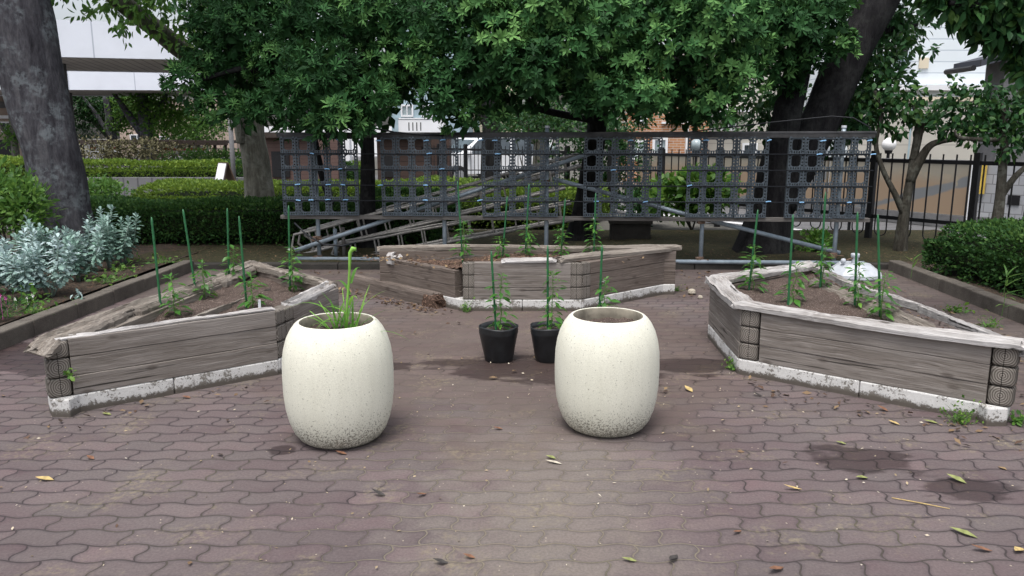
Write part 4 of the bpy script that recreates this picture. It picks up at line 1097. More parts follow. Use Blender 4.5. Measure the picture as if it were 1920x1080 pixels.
# white parasol foot
uc = Vector((3.70, 8.42, 0)); pb_ = thing('parasol_base', 'white plastic octagonal parasol foot with a short neck behind the right bed', 'parasol base', (uc.x, uc.y, .0))
m_ = MB(); m_.lathe([(0, .0), (.29, .0), (.30, .02), (.295, .05), (.165, .150), (.0, .152)], 8); m_.build('foot', M['white_plastic'], pb_, bevel=.006)
m_ = MB(); m_.lathe([(.036, .15), (.033, .18), (.033, .215), (.044, .218), (.046, .25), (.04, .258), (0, .258)], 24); m_.build('neck', M['white_plastic'], pb_, smooth=True)
m_ = MB(); m_.lathe([(0, -.03), (.02, -.024), (.03, 0), (.02, .024), (0, .03)], 16); m_.build('knob', M['white_plastic'], pb_, smooth=True).location = (-.15, -.06, .185)
m_ = MB(); m_.tube([(-.15, -.06, .185), (-.05, -.02, .205), (0, 0, .21)], .008, 8); m_.build('screw', M['rust'], pb_, smooth=True)
# square planter box and small far bits behind the screen
q = gnd(1182, 452, .05)
m_ = MB(); m_.box((0, .20, .13), (.56, .40, .26)); m_.box((0, -.01, .265), (.60, .05, .05)); m_.box((0, .41, .265), (.60, .05, .05)); m_.box((-.28, .2, .265), (.05, .37, .05)); m_.box((.28, .2, .265), (.05, .37, .05))
m_.own('concrete_box', M['dark_concrete'], 'low dark square concrete box under the evergreen tree', 'concrete box', loc=(q.x, q.y, .05), rz=-.08, bevel=.008)

# ------------------------------------------------------------------ flower bed plants on the left
T_SILV = None
def t_lobed(wd=.55, droop=.2):
    ts = [0, .2, .32, .42, .55, .64, .78, .86, 1.0]; hw = [.03, .10, .30, .17, .42, .22, .40, .2, .05]
    V = []; F = []
    for i, (t, h) in enumerate(zip(ts, hw)):
        for k in (-1, 0, 1): V.append([h * wd * k * 1.1, t + (abs(k) * .06 if h > .25 else 0), -droop * t * t + .04 * abs(k)])
    for i in range(len(ts) - 1):
        for k in (0, 1): a = i * 3 + k; F.append([a, a + 1, a + 4, a + 3])
    return np.array(V), np.array(F)
T_SILV = t_lobed()
def dusty(label, p, h, spread, seed, tint):
    rg = np.random.RandomState(seed); p = Vector(p)
    t = thing('dusty_miller', label, 'plant', p, 'silvery leaved plants behind the left kerb')
    m_ = MB(); P = []; D = []; S = []
    for s_ in range(7):
        a = rg.uniform(0, 6.28); r = spread * rg.uniform(.3, 1)
        tip = p + Vector((math.cos(a) * r, math.sin(a) * r, h * rg.uniform(.7, 1.05))); mid = p.lerp(tip, .5) + Vector((math.cos(a), math.sin(a), 0)) * r * .25
        pts = [p + Vector((math.cos(a) * .02, math.sin(a) * .02, -.02)), mid, tip]; m_.tube(pts, [.007, .006, .004], 6)
        n = 50
        for i in range(n):
            tt = .25 + .75 * (i / (n - 1)); q = pts[0].lerp(mid, tt * 2) if tt < .5 else mid.lerp(tip, tt * 2 - 1)
            b = 2.4 * i + rg.uniform(-.4, .4); el = -.2 + 1.2 * max(0, (tt - .6) / .4) + rg.uniform(-.25, .25)
            P.append(q); D.append((math.cos(b) * math.cos(el), math.sin(b) * math.cos(el), math.sin(el))); S.append(rg.uniform(.056, .102) * (1.0 if tt < .85 else .75))
    m_.build('stem', M['stem_silver'], t, world=True, smooth=True)
    P = np.array(P); zz = (P[:, 2] - p.z) / h
    leaves('foliage', [scatter(T_SILV, P, np.array(D), S, Z=np.tile([0, 0, 1.0], (len(P), 1)) + rg.normal(size=P.shape) * .3, rg=rg, rnd=np.clip(tint + (zz - .6) * .5 + rg.normal(size=len(P)) * .14, 0, 1))], M['leaf_silver'], t)
def bedp(px, py): q = gnd(px, py, .09); return q
for i, (px, py, h, sp, tint, lab) in enumerate([
    (28, 545, .52, .26, .78, 'pale silvery plant at the far left of the flower bed'), (95, 552, .52, .24, .80, 'brightest silver leaved plant left of centre'),
    (150, 525, .50, .22, .40, 'grey green felted plant beneath the big trunk'), (112, 515, .55, .24, .42, 'felted plant at the back, against the big trunk'),
    (168, 510, .50, .20, .70, 'pale silver plant with drooping lower leaves in the middle of the clump'), (205, 500, .56, .24, .35, 'green grey felted plant right of the big trunk'),
    (232, 492, .52, .20, .25, 'rightmost felted plant, nearly green'), (60, 520, .55, .25, .45, 'felted plant beside the yellow green shrub'),
    (182, 488, .58, .22, .40, 'tall grey green felted plant at the back of the clump'), (-22, 548, .50, .26, .7, 'silver plant cut by the left edge of the picture'), (55, 556, .46, .24, .75, 'pale silver plant in front of the yellow green shrub')]):
    dusty(lab, bedp(px, py), h, sp, 50 + i, tint)
def weed(name, label, p, h, w_, n, seed, mat, cat='weed', tm=None, size=.05, flowers=None, group=None):
    rg = np.random.RandomState(seed); p = Vector(p)
    t = thing(name, label, cat, p, group)
    P = np.stack([p.x + rg.normal(size=n) * w_ * .5, p.y + rg.normal(size=n) * w_ * .4, p.z + np.abs(rg.normal(size=n)) * h * .5], 1)
    D = rg.normal(size=(n, 3)) + np.array([0, 0, .7])
    leaves('foliage', [scatter(tm or t_smooth(.7, wide=.6), P, D, size * rg.uniform(.6, 1.2, size=n), Z=np.tile([0, 0, 1.0], (n, 1)) + rg.normal(size=(n, 3)) * .4, rg=rg)], mat, t)
    m_ = MB()
    for i in range(min(n, 24)): m_.tube([p + Vector((rg.normal() * w_ * .2, rg.normal() * w_ * .2, -.01)), Vector(P[i])], [.002, .001], 4)
    m_.build('stem', M['stem'], t, world=True)
    if flowers:
        m_ = MB()
        for i in range(flowers[1]):
            c = Vector((p.x + rg.normal() * w_ * .5, p.y - .05 + rg.normal() * w_ * .3, p.z + h * rg.uniform(.5, 1.1)))
            m_.tube([(c.x, c.y, p.z), c], .0015, 4)
            for j in range(6):
                a = j * 1.047; blade(m_, c, (math.cos(a), -.4 + .3 * math.sin(a), math.sin(a)), .022, .014, .1, n=3)
        m_.build('flowers', M[flowers[0]], t, world=True)
    return t
weed('flowering_plant', 'low green plant with pink flowers at the left edge', bedp(8, 592), .22, .18, 130, 1, M['leaf_deep'], 'flower', t_leaf(.25), .07, ('pink_petal', 7))
weed('ground_plant', 'round leaved green plant below the silver leaves', bedp(62, 574), .14, .14, 40, 2, M['leaf_weed'], 'plant', None, .06, ('white_petal', 3))
weed('ground_plant', 'yellow green trailing plant near the kerb under the silver plants', bedp(205, 527), .10, .24, 50, 3, M['leaf_fresh'], 'plant', None, .05)
weed('ground_plant', 'bright green low plant below the rightmost felted plant', bedp(232, 508), .10, .18, 46, 4, M['leaf_fresh'], 'plant', None, .05)
weed('ground_plant', 'mossy light green weed on the soil by the left kerb', bedp(70, 585), .06, .2, 70, 5, M['leaf_weed'], 'plant', None, .03)
weed('ground_plant', 'tiny silver seedling alone near the kerb', bedp(147, 566), .05, .06, 14, 6, M['leaf_silver'], 'plant', T_SILV, .07)
weed('ground_plant', 'dark leafy weed in the gap beside the hedge end', bedp(300, 490), .05, .3, 46, 7, M['leaf_weed'], 'plant', None, .04)
weed('weed', 'feathery light green weed at the foot of the right bed near its right corner', gnd(1797, 792), .10, .07, 110, 8, M['leaf_weed'], 'weed', t_leaf(.6), .024)
weed('weed', 'small green tuft at the front left corner of the right bed', gnd(1376, 694), .06, .06, 60, 9, M['leaf_weed'], 'weed', None, .025)
weed('weed', 'small weed at the foot of the middle bed near its left corner', gnd(874, 585), .09, .05, 50, 10, M['leaf_weed'], 'weed', None, .025)
weed('weed', 'grey green tuft behind the front corner of the right bed', gnd(1912, 795), .08, .07, 60, 11, M['leaf_weed'], 'weed', None, .03)
weed('weed', 'weed sprig growing out of the corner timbers of the left bed', Vector((-2.40, 4.12, .22)), .04, .03, 16, 12, M['leaf_weed'], 'weed', None, .03)
weed('weed', 'small weeds in leaf litter beside the right kerb', gnd(1790, 585), .06, .12, 50, 13, M['leaf_weed'], 'weed', None, .04)
weed('weed', 'grassy weed in leaf litter at the foot of the right kerb, nearest', gnd(1856, 612), .07, .08, 40, 14, M['leaf_weed'], 'weed', t_leaf(.2), .06)
weed('weed', 'low weed right of the middle bed on the paving edge', gnd(1268, 545), .05, .10, 40, 15, M['leaf_weed'], 'weed', None, .025)
def sprout(label, p, n, L, seed):
    rg = random.Random(seed); t = thing('bamboo_sprout', label, 'sprout', p, 'pale sprouts at the right hedge'); p = Vector(p); m_ = MB(); s_ = MB()
    s_.tube([p, p + Vector((0, -.02, L * .8))], [.003, .002], 5)
    for i in range(n):
        a = rg.uniform(0, 6.28); blade(m_, p + Vector((0, -.02, L * rg.uniform(.3, .8))), (math.cos(a), math.sin(a) * .6 - .3, rg.uniform(.2, .9)), L * rg.uniform(.5, .8), .022, rg.uniform(.1, .5))
    s_.build('stem', M['stem'], t, world=True); o = m_.build('blades', M['leaf_fresh'], t, world=True)
    at_ = o.data.attributes.new('rnd', 'FLOAT', 'POINT'); at_.data.foreach_set('value', [.5 + .3 * math.sin(k // 21) for k in range(len(o.data.vertices))])
sprout('light green bamboo sprout standing left of the right hedge', gnd(1708, 520, .07), 4, .26, 1)
sprout('light green bamboo sprout low in front of the right hedge', gnd(1878, 592, .07), 5, .24, 2)
sprout('light green bamboo sprout poking from the front of the right hedge', gnd(1880, 565, .07) + Vector((0, 0, .05)), 5, .30, 3)
# ------------------------------------------------------------------ hedges and shrubs
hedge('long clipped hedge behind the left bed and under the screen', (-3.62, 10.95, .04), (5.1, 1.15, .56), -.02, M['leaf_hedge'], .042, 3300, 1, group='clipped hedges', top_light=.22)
hedge('light topped clipped hedge around the pale trunk', (-4.05, 14.3, 0), (5.0, 1.9, .66), -.03, M['leaf_hedge_sunlit'], .052, 1700, 2, group='clipped hedges', top_light=.25, rounded=.2)
hedge('flat bright hedge topping the grey low wall at left', (-9.6, 20.6, 0), (4.4, 1.4, .83), 0, M['leaf_hedge_sunlit'], .07, 900, 3, group='clipped hedges', top_light=.25, rounded=.2)
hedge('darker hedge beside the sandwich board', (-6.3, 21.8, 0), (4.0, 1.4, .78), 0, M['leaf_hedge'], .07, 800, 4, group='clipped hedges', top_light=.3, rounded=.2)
hedge('hedge farthest back at left, in front of the bicycle shelter', (-7.6, 25, 0), (6.0, 1.4, .70), 0, M['leaf_hedge_sunlit'], .08, 600, 5, group='clipped hedges', rounded=.2)
hedge('broad flat hedge seen through the middle of the screen', (-.45, 15.1, 0), (4.4, 4.2, .56), -.25, M['leaf_hedge_sunlit'], .055, 1500, 6, group='clipped hedges', top_light=.1, rounded=.15)
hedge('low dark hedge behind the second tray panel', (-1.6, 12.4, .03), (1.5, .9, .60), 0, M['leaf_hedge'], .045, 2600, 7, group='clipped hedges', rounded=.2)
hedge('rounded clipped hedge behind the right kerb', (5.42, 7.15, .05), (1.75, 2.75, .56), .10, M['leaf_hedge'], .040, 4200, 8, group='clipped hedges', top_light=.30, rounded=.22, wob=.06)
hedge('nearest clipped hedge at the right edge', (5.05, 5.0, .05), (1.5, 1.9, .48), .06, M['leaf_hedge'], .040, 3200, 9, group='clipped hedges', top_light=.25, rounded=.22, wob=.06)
hedge('clipped hedge at the far left edge of the path', (-12.6, 19, 0), (1.6, 3.6, .95), 0, M['leaf_hedge_sunlit'], .07, 700, 10, group='clipped hedges', top_light=.3)
def shrub(label, c, r, mat, size, dens, seed, tm=None, cat='shrub', group=None):
    c = Vector(c); t = thing('shrub', label, cat, (c.x, c.y, 0), group); rg = np.random.RandomState(seed)
    cl = []
    for i in range(7): d = rg.normal(size=3); d[2] = abs(d[2]) * .6; cl.append(((c.x + d[0] * r[0] * .35, c.y + d[1] * r[1] * .35, c.z + d[2] * r[2] * .3), (r[0] * .62, r[1] * .62, r[2] * .62)))
    leafy('foliage', cl, mat, t, size, dens, seed, tm, up=.5, shell=(.45, 1.05))
    m_ = MB()
    for i in range(6): a = rg.uniform(0, 6.28); m_.tube([(c.x, c.y, 0), (c.x + math.cos(a) * r[0] * .4, c.y + math.sin(a) * r[1] * .4, c.z)], [.015, .008], 6)
    m_.build('stem', M['bark_thin'], t, world=True)
    return t
shrub('yellow green shrub at the left edge beside the big trunk', at(15, 398, 8.5), (.44, .40, .50), M['leaf_fresh'], .085, 330, 1, t_smooth(.42))
shrub('small bright green shrub right of the big trunk', at(198, 362, 13.2), (.42, .35, .26), M['leaf_fresh'], .09, 260, 2, t_leaf(.45))
shrub('bright green mounded shrub under the bicycle shelter', at(400, 300, 28), (1.5, .8, .45), M['leaf_fresh'], .12, 90, 3, t_leaf(.5))
shrub('broad leaved bush in front of the iron fence', at(1300, 372, 12.6), (.80, .5, .55), M['leaf_weed'], .14, 130, 4, t_smooth(.55))
shrub('dark bush at the foot of the fence left of the leaning tree', at(1215, 395, 13.4), (.5, .4, .45), M['leaf_deep'], .10, 150, 5)
shrub('olive bush behind the middle of the screen', at(1000, 232, 15.5), (1.2, .7, .55), M['leaf_deep'], .09, 130, 6)
shrub('dark bush beyond the right half of the screen', at(1120, 300, 16.5), (1.0, .7, 1.2), M['leaf_deep'], .10, 120, 7)
shrub('dry brownish clipped bush by the bicycles', at(250, 292, 32), (2.6, .9, .75), simple('dry_foliage', (.16, .15, .08), .4, 10, .8), .14, 60, 8)
shrub('small leafy bush at the foot of the leaning tree on its right', at(1535, 460, 9.9), (.28, .25, .22), M['leaf_weed'], .075, 180, 9, t_smooth(.5))

# ------------------------------------------------------------------ trees
def trunk_mesh(m_, pts, rad, n=16, rough=.06, seed=0, steps=5):
    """smooth tapered trunk through pts with a knobbly outline"""
    P = [Vector(p) for p in pts]; k = len(P); rg = random.Random(seed); out = []; rr = []
    for i in range(k - 1):
        p0, p1, p2, p3 = P[max(i - 1, 0)], P[i], P[i + 1], P[min(i + 2, k - 1)]
        for s_ in range(steps):
            t = s_ / steps; t2, t3 = t * t, t * t * t
            out.append(.5 * ((2 * p1) + (p2 - p0) * t + (2 * p0 - 5 * p1 + 4 * p2 - p3) * t2 + (3 * p1 - p0 - 3 * p2 + p3) * t3)); rr.append(rad[i] + (rad[i + 1] - rad[i]) * t)
    out.append(P[-1]); rr.append(rad[-1]); o = len(m_.v); m_.tube(out, rr, n)
    ax = [p for p in out for _ in range(n)]
    for i, c in enumerate(ax):
        v = Vector(m_.v[o + i]); d = v - c; a = math.atan2(d.y, d.x)
        f = 1 + rough * (math.sin(3 * a + c.z * 1.1 + seed) + .6 * math.sin(5 * a - c.z * 2.3 + seed * 2) + .35 * math.sin(c.z * 7 + 2 * a))
        m_.v[o + i] = tuple(c + d * f)
def tree(name, label, base, limbs, bark, group=None, cat='tree'):
    t = thing(name, label, cat, base, group); m_ = MB()
    for i, (pts, rad) in enumerate(limbs): trunk_mesh(m_, pts, rad, seed=i + len(label))
    m_.build('trunk', bark, t, world=True, smooth=True)
    return t
# big leaning trunk on the left, its crown high overhead
Yt = 9.3
lt = tree('broadleaf_tree', 'thick grey lichened trunk leaning at the left edge', (at(120, 440, Yt).x, Yt, 0),
     [([Vector((at(122, 440, Yt).x, Yt, -.05)), at(117, 440, Yt), at(112, 390, Yt), at(100, 300, Yt), at(70, 180, Yt), at(30, 0, Yt), at(-30, -240, Yt + .1), at(-60, -520, Yt + .3)], [.46, .37, .315, .298, .318, .355, .31, .22]),
      ([at(20, -60, Yt), at(120, -260, 8.8), at(300, -480, 8.0)], [.26, .17, .08]), ([at(0, -150, Yt), at(-160, -330, 8.6), at(-260, -560, 8)], [.22, .14, .06])], M['bark_grey'])
leafy('crown', [(at(x, y, Y), (1.3, 1.3, .7)) for x, y, Y in ((-60, -640, 9.5), (250, -640, 8.6), (-300, -640, 8.4), (120, -780, 9.6), (420, -560, 9.6))], M['leaf_deep'], lt, .15, 60, 71)
# the tree whose branch crosses the walkway, upper left
bt_ = tree('broadleaf_tree', 'pale trunk standing in the hedge left of the screen, its dark bough reaching up left', (at(482, 390, 12.7).x, 12.7, 0),
     [([Vector((at(492, 400, 12.7).x, 12.7, -.05)), at(490, 385, 12.7), at(484, 320, 12.7), at(474, 260, 12.7), at(466, 200, 12.7), at(420, 140, 12.2), at(350, 100, 11.4), at(290, 52, 10.6), at(235, 10, 10), at(190, -30, 9.6)], [.30, .25, .205, .20, .19, .16, .13, .115, .11, .09]),
      ([at(470, 240, 12.7), at(425, 60, 12.4), at(385, 18, 12.4), at(360, -40, 12.4)], [.18, .13, .12, .10]), ([at(455, 268, 12.62), at(452, 245, 12.6), at(444, 215, 12.6)], [.10, .10, .08])], M['bark_pale'])
TM_OV = t_smooth(.50, wide=.45)
leafy('crown', [(at(x, y, Y), r) for x, y, Y, r in ((215, 8, 9.9, .28), (260, 12, 9.9, .30), (180, 22, 9.6, .14), (150, 30, 9.6, .10), (225, 48, 9.6, .16), (300, 10, 10, .22), (330, 40, 10.3, .20), (290, 60, 10.2, .13), (345, 85, 10.6, .22), (375, 60, 10.8, .3), (235, 72, 9.5, .08), (320, -20, 10, .4), (390, 20, 11, .35), (240, -40, 9.8, .4), (130, -20, 9.5, .25))],
      M['leaf_fresh'], bt_, .10, 95, 72, TM_OV, droop=True)
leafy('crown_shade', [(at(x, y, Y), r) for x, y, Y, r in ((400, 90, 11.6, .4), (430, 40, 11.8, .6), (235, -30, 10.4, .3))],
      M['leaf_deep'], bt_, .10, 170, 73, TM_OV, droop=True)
# evergreen with whorled leaves, left half of the canopy
e1 = tree('evergreen_tree', 'dark evergreen tree, its leafy boughs drooping over the left end of the screen', (at(690, 420, 10.3).x, 10.3, 0),
     [([Vector((at(692, 450, 10.3).x, 10.3, -.03)), at(690, 400, 10.3), at(690, 300, 10.3), at(684, 200, 10.3), at(650, 80, 10.2), at(640, -150, 10.2)], [.14, .105, .088, .085, .085, .05]),
      ([at(686, 240, 10.3), at(590, 180, 9.9), at(470, 130, 9.9), at(380, 150, 9.8)], [.07, .055, .04, .02]), ([at(660, 120, 10.3), at(740, 60, 10), at(800, 0, 9.9)], [.07, .05, .03]),
      ([at(628, 405, 10.6), at(604, 330, 10.5), at(590, 262, 10.4)], [.045, .045, .04])], M['bark_dark'])
def CL(lst): return [(at(px, py, Y), rp * Y / FPX) for px, py, Y, rp in lst]
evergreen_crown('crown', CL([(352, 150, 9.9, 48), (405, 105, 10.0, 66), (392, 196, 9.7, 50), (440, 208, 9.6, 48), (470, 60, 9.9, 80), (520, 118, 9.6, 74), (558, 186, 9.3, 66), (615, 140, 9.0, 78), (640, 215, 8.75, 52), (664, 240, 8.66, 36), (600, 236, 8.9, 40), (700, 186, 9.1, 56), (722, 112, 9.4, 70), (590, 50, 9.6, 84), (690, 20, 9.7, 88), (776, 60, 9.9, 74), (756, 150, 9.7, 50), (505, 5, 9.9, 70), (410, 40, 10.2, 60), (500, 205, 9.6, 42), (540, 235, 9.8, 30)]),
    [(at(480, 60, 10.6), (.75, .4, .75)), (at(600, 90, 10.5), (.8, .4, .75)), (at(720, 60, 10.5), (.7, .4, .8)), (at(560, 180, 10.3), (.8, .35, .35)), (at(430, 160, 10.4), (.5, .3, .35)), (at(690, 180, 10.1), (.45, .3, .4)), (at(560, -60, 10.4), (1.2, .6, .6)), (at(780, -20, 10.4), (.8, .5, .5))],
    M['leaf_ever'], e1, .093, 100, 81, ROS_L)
# the middle evergreen
e2 = tree('evergreen_tree', 'big evergreen tree with leaf rosettes spreading over the middle of the screen', (at(1105, 430, 11.2).x, 11.2, 0),
     [([Vector((at(1085, 450, 11.2).x, 11.2, -.03)), at(1090, 430, 11.2), at(1105, 330, 11.2), at(1118, 250, 11.2), at(1122, 180, 11.2), at(1120, 60, 11.2), at(1120, -200, 11.2)], [.30, .20, .145, .14, .135, .12, .06]),
      ([at(1118, 190, 11.2), at(1040, 160, 10.6), at(930, 150, 10), at(860, 180, 9.5)], [.10, .085, .05, .025]), ([at(1120, 170, 11.2), at(1200, 120, 10.4), at(1330, 110, 9.8)], [.10, .07, .03]),
      ([at(1120, 60, 11.2), at(1040, 0, 10.4), at(950, -60, 9.8)], [.1, .06, .03]), ([at(1110, 225, 11.1), at(1015, 205, 10.7), at(985, 180, 10.4)], [.05, .045, .03])], M['bark_dark'])
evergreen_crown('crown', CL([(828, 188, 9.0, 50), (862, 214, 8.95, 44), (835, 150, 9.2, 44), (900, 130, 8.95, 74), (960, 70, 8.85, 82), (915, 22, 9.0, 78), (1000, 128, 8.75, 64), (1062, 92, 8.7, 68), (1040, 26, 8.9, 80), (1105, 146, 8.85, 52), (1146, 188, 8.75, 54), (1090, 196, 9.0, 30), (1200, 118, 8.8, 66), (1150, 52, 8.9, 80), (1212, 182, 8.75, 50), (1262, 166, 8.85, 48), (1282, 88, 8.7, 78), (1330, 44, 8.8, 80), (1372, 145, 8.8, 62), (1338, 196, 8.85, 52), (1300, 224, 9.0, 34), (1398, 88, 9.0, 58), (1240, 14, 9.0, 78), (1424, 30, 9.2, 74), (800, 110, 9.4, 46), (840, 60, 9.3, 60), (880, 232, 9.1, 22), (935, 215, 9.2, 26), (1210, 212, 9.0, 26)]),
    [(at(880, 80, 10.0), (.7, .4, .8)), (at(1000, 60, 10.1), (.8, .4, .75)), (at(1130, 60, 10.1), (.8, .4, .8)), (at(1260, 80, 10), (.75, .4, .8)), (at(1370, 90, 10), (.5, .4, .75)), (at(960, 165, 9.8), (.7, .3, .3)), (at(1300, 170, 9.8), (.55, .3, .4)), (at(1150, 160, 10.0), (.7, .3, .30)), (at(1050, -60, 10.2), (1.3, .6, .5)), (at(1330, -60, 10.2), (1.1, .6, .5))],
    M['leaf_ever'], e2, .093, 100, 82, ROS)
# leaning tree on the right
r1 = tree('broadleaf_tree', 'massive dark double trunked tree leaning right behind the screen', (at(1430, 480, 9.9).x, 9.9, 0),
     [([Vector((at(1428, 500, 9.9).x, 9.9, -.05)), at(1430, 470, 9.9), at(1442, 400, 9.9), at(1458, 300, 9.9), at(1478, 200, 9.9), at(1500, 100, 9.9), at(1515, -40, 9.9), at(1530, -300, 9.9)], [.50, .38, .26, .20, .165, .145, .13, .06]),
      ([at(1456, 390, 9.95), at(1500, 300, 10), at(1544, 215, 10), at(1580, 130, 10), at(1640, 20, 10), at(1700, -90, 10), at(1800, -300, 9.6)], [.20, .235, .235, .23, .22, .2, .1]),
      ([at(1590, 120, 10), at(1650, 60, 10.2), at(1720, 45, 10.2)], [.08, .06, .03])], M['bark_dark'])
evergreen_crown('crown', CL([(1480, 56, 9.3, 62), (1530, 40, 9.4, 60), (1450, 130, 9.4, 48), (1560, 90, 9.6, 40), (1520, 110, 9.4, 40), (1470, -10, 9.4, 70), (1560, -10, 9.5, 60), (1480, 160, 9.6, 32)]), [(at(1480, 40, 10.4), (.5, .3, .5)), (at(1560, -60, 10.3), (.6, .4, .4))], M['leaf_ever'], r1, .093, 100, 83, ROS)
leafy('crown_behind', [(at(x, y, Y), r) for x, y, Y, r in ((1560, 190, 11.3, .45), (1600, 150, 11.4, .5), (1620, 210, 11.4, .45), (1650, 90, 11.0, .35), (1690, 60, 10.8, .3), (1720, 30, 10.8, .3), (1560, 250, 11.6, .4), (1460, 220, 11.6, .5), (1420, 190, 11.6, .4), (1610, 20, 10.8, .4))], M['leaf_deep'], r1, .11, 150, 74, TM_OV, droop=True)
# camellia like trees on the right
r2 = tree('small_tree', 'small forked tree with glossy dark leaves beside the iron fence', (at(1690, 460, 10).x, 10, 0),
     [([Vector((at(1690, 470, 10).x, 10, -.03)), at(1690, 455, 10), at(1696, 400, 10), at(1706, 340, 10), at(1712, 300, 10), at(1720, 240, 10), at(1712, 190, 10)], [.10, .082, .064, .052, .044, .034, .02]),
      ([at(1694, 400, 10), at(1680, 368, 10), at(1656, 320, 10), at(1642, 270, 10), at(1652, 215, 10), at(1640, 170, 10)], [.044, .038, .030, .027, .025, .015]),
      ([at(1706, 340, 10), at(1725, 300, 9.95), at(1748, 270, 9.9), at(1790, 262, 9.9)], [.06, .055, .04, .02]), ([at(1712, 300, 10), at(1722, 262, 10), at(1733, 225, 10)], [.05, .04, .02])], M['bark_thin'])
TM_CAM = t_smooth(.55, wide=.42)
leafy('crown', [(at(x, y, Y), r) for x, y, Y, r in ((1570, 150, 10.2, .22), (1600, 190, 10.2, .35), (1650, 170, 10.1, .4), (1640, 110, 10.2, .35), (1680, 140, 10.2, .26), (1690, 205, 10, .3), (1735, 215, 10, .26), (1712, 175, 10.1, .18), (1620, 230, 10.1, .28), (1590, 240, 10.3, .25), (1665, 40, 10.2, .28), (1705, 90, 10.1, .15), (1690, 20, 10.1, .24), (1715, 62, 10, .12), (1745, 95, 10, .10), (1680, 250, 10, .12), (1545, 205, 10.4, .3), (1752, 222, 9.9, .16))], M['leaf_deep'], r2, .10, 170, 75, TM_CAM, droop=True)
r3 = tree('small_tree', 'small tree with rounded dark crown at the right edge in front of the tiled wall', (at(1868, 430, 9.2).x, 9.2, 0),
     [([Vector((at(1862, 450, 9.2).x, 9.2, -.02)), at(1866, 430, 9.2), at(1874, 380, 9.2), at(1880, 310, 9.2), at(1884, 250, 9.2), at(1880, 190, 9.2)], [.075, .062, .055, .045, .04, .02]),
      ([at(1876, 370, 9.2), at(1905, 330, 9.1), at(1940, 300, 9)], [.04, .032, .02]), ([at(1880, 260, 9.2), at(1850, 262, 9.1), at(1800, 258, 9.1), at(1790, 245, 9.1)], [.03, .026, .02, .012])], M['bark_thin'])
leafy('crown', [(at(x, y, Y), r) for x, y, Y, r in ((1800, 210, 9.3, .30), (1850, 200, 9.3, .34), (1900, 200, 9.3, .36), (1830, 245, 9.2, .24), (1890, 250, 9.2, .28), (1780, 240, 9.3, .18), (1780, 180, 9.3, .16), (1925, 240, 9.2, .3), (1940, 190, 9.4, .35), (1800, 160, 9.3, .10), (1850, 168, 9.3, .14), (1790, 150, 9.3, .06), (1890, 285, 9.1, .12))], M['leaf_deep'], r3, .085, 230, 76, TM_CAM, droop=True)
# bough of an unseen tree, upper right
r4 = tree('overhanging_bough', 'leafy bough hanging into the upper right corner', at(2050, -120, 6.2),
     [([at(2250, -250, 6.4), at(2050, -120, 6.2), at(1950, -30, 6.1), at(1860, 10, 6), at(1780, 5, 5.9)], [.08, .06, .045, .03, .015])], M['bark_dark'], cat='bough')
leafy('foliage', [(at(x, y, Y), r) for x, y, Y, r in ((1770, 5, 6, .12), (1815, 20, 6, .16), (1850, 40, 6, .18), (1890, 50, 6, .2), (1860, 70, 6, .10), (1895, 80, 6.1, .12), (1915, 30, 6, .2), (1835, 0, 6, .18), (1780, -20, 6, .2), (1900, -20, 6, .3), (1955, 60, 6, .25), (1918, 125, 6, .08), (1935, 140, 5.9, .12), (1745, 2, 6.1, .07), (1905, 105, 6, .08))], M['leaf_deep'], r4, .105, 420, 77, TM_CAM, droop=True)
# trees farther off
def far_tree(label, px, Y, w_, clumps, lean, mat, seed, size=.2):
    b = at(px, 320, Y); b.z = 0; h = 5.2
    t = tree('park_tree', label, b, [([b, b + Vector((lean * .2, 0, 1)), b + Vector((lean * .6, 0, 2.4)), b + Vector((lean, 0, h))], [w_ * 1.3, w_, w_ * .9, w_ * .4]),
        ([b + Vector((lean * .3, 0, 1.2)), b + Vector((-.9, 0, 2.6)), b + Vector((-1.9, .2, 4))], [w_ * .6, w_ * .5, .05]), ([b + Vector((lean * .4, 0, 1.6)), b + Vector((.8, 0, 3.)), b + Vector((1.6, -.2, 4.4))], [w_ * .5, w_ * .4, .05])], M['bark_pale' if seed % 2 else 'bark_grey'], 'trees in the park behind')
    leafy('crown', [(at(x, y, yy), (r, r, r * .75)) for x, y, yy, r in clumps], mat, t, size, 42, seed)
far_tree('forked park tree behind the big trunk, under the white walkway', 207, 48, .24, [(150, 205, 47, 1.5), (195, 215, 47, 1.4), (150, 250, 48, .9), (180, 190, 47, 1.6), (230, 200, 47, 1.3), (140, 175, 47, 1.4)], .9, M['leaf_deep'], 91, .22)
far_tree('slender park tree second from the left under the walkway', 222, 46, .23, [(240, 225, 46, 1.0), (262, 205, 46, 1.4), (250, 190, 46, 1.3), (215, 240, 46, .6)], -.4, M['leaf_weed'], 92, .22)
far_tree('straight park tree in front of the bicycle shelter', 283, 42, .38, [(290, 210, 42, 1.3), (320, 225, 42, 1.2), (300, 245, 41, .8), (335, 200, 42, 1.3), (270, 185, 42, 1.2), (335, 255, 41, .8)], -.1, M['leaf_weed'], 94, .22)
far_tree('yellow green park tree left of the pale trunk', 372, 52, .2, [(350, 230, 50, 1.4), (385, 250, 50, 1.2), (350, 260, 50, .9), (400, 225, 50, 1.6)], .2, M['leaf_fresh'], 96, .22)
far_tree('young round street tree in front of the tan building', 33, 28, .12, [(30, 250, 28, .6), (36, 232, 28, .45), (24, 265, 28, .5), (42, 262, 28, .45)], .05, M['leaf_weed'], 95, .16)
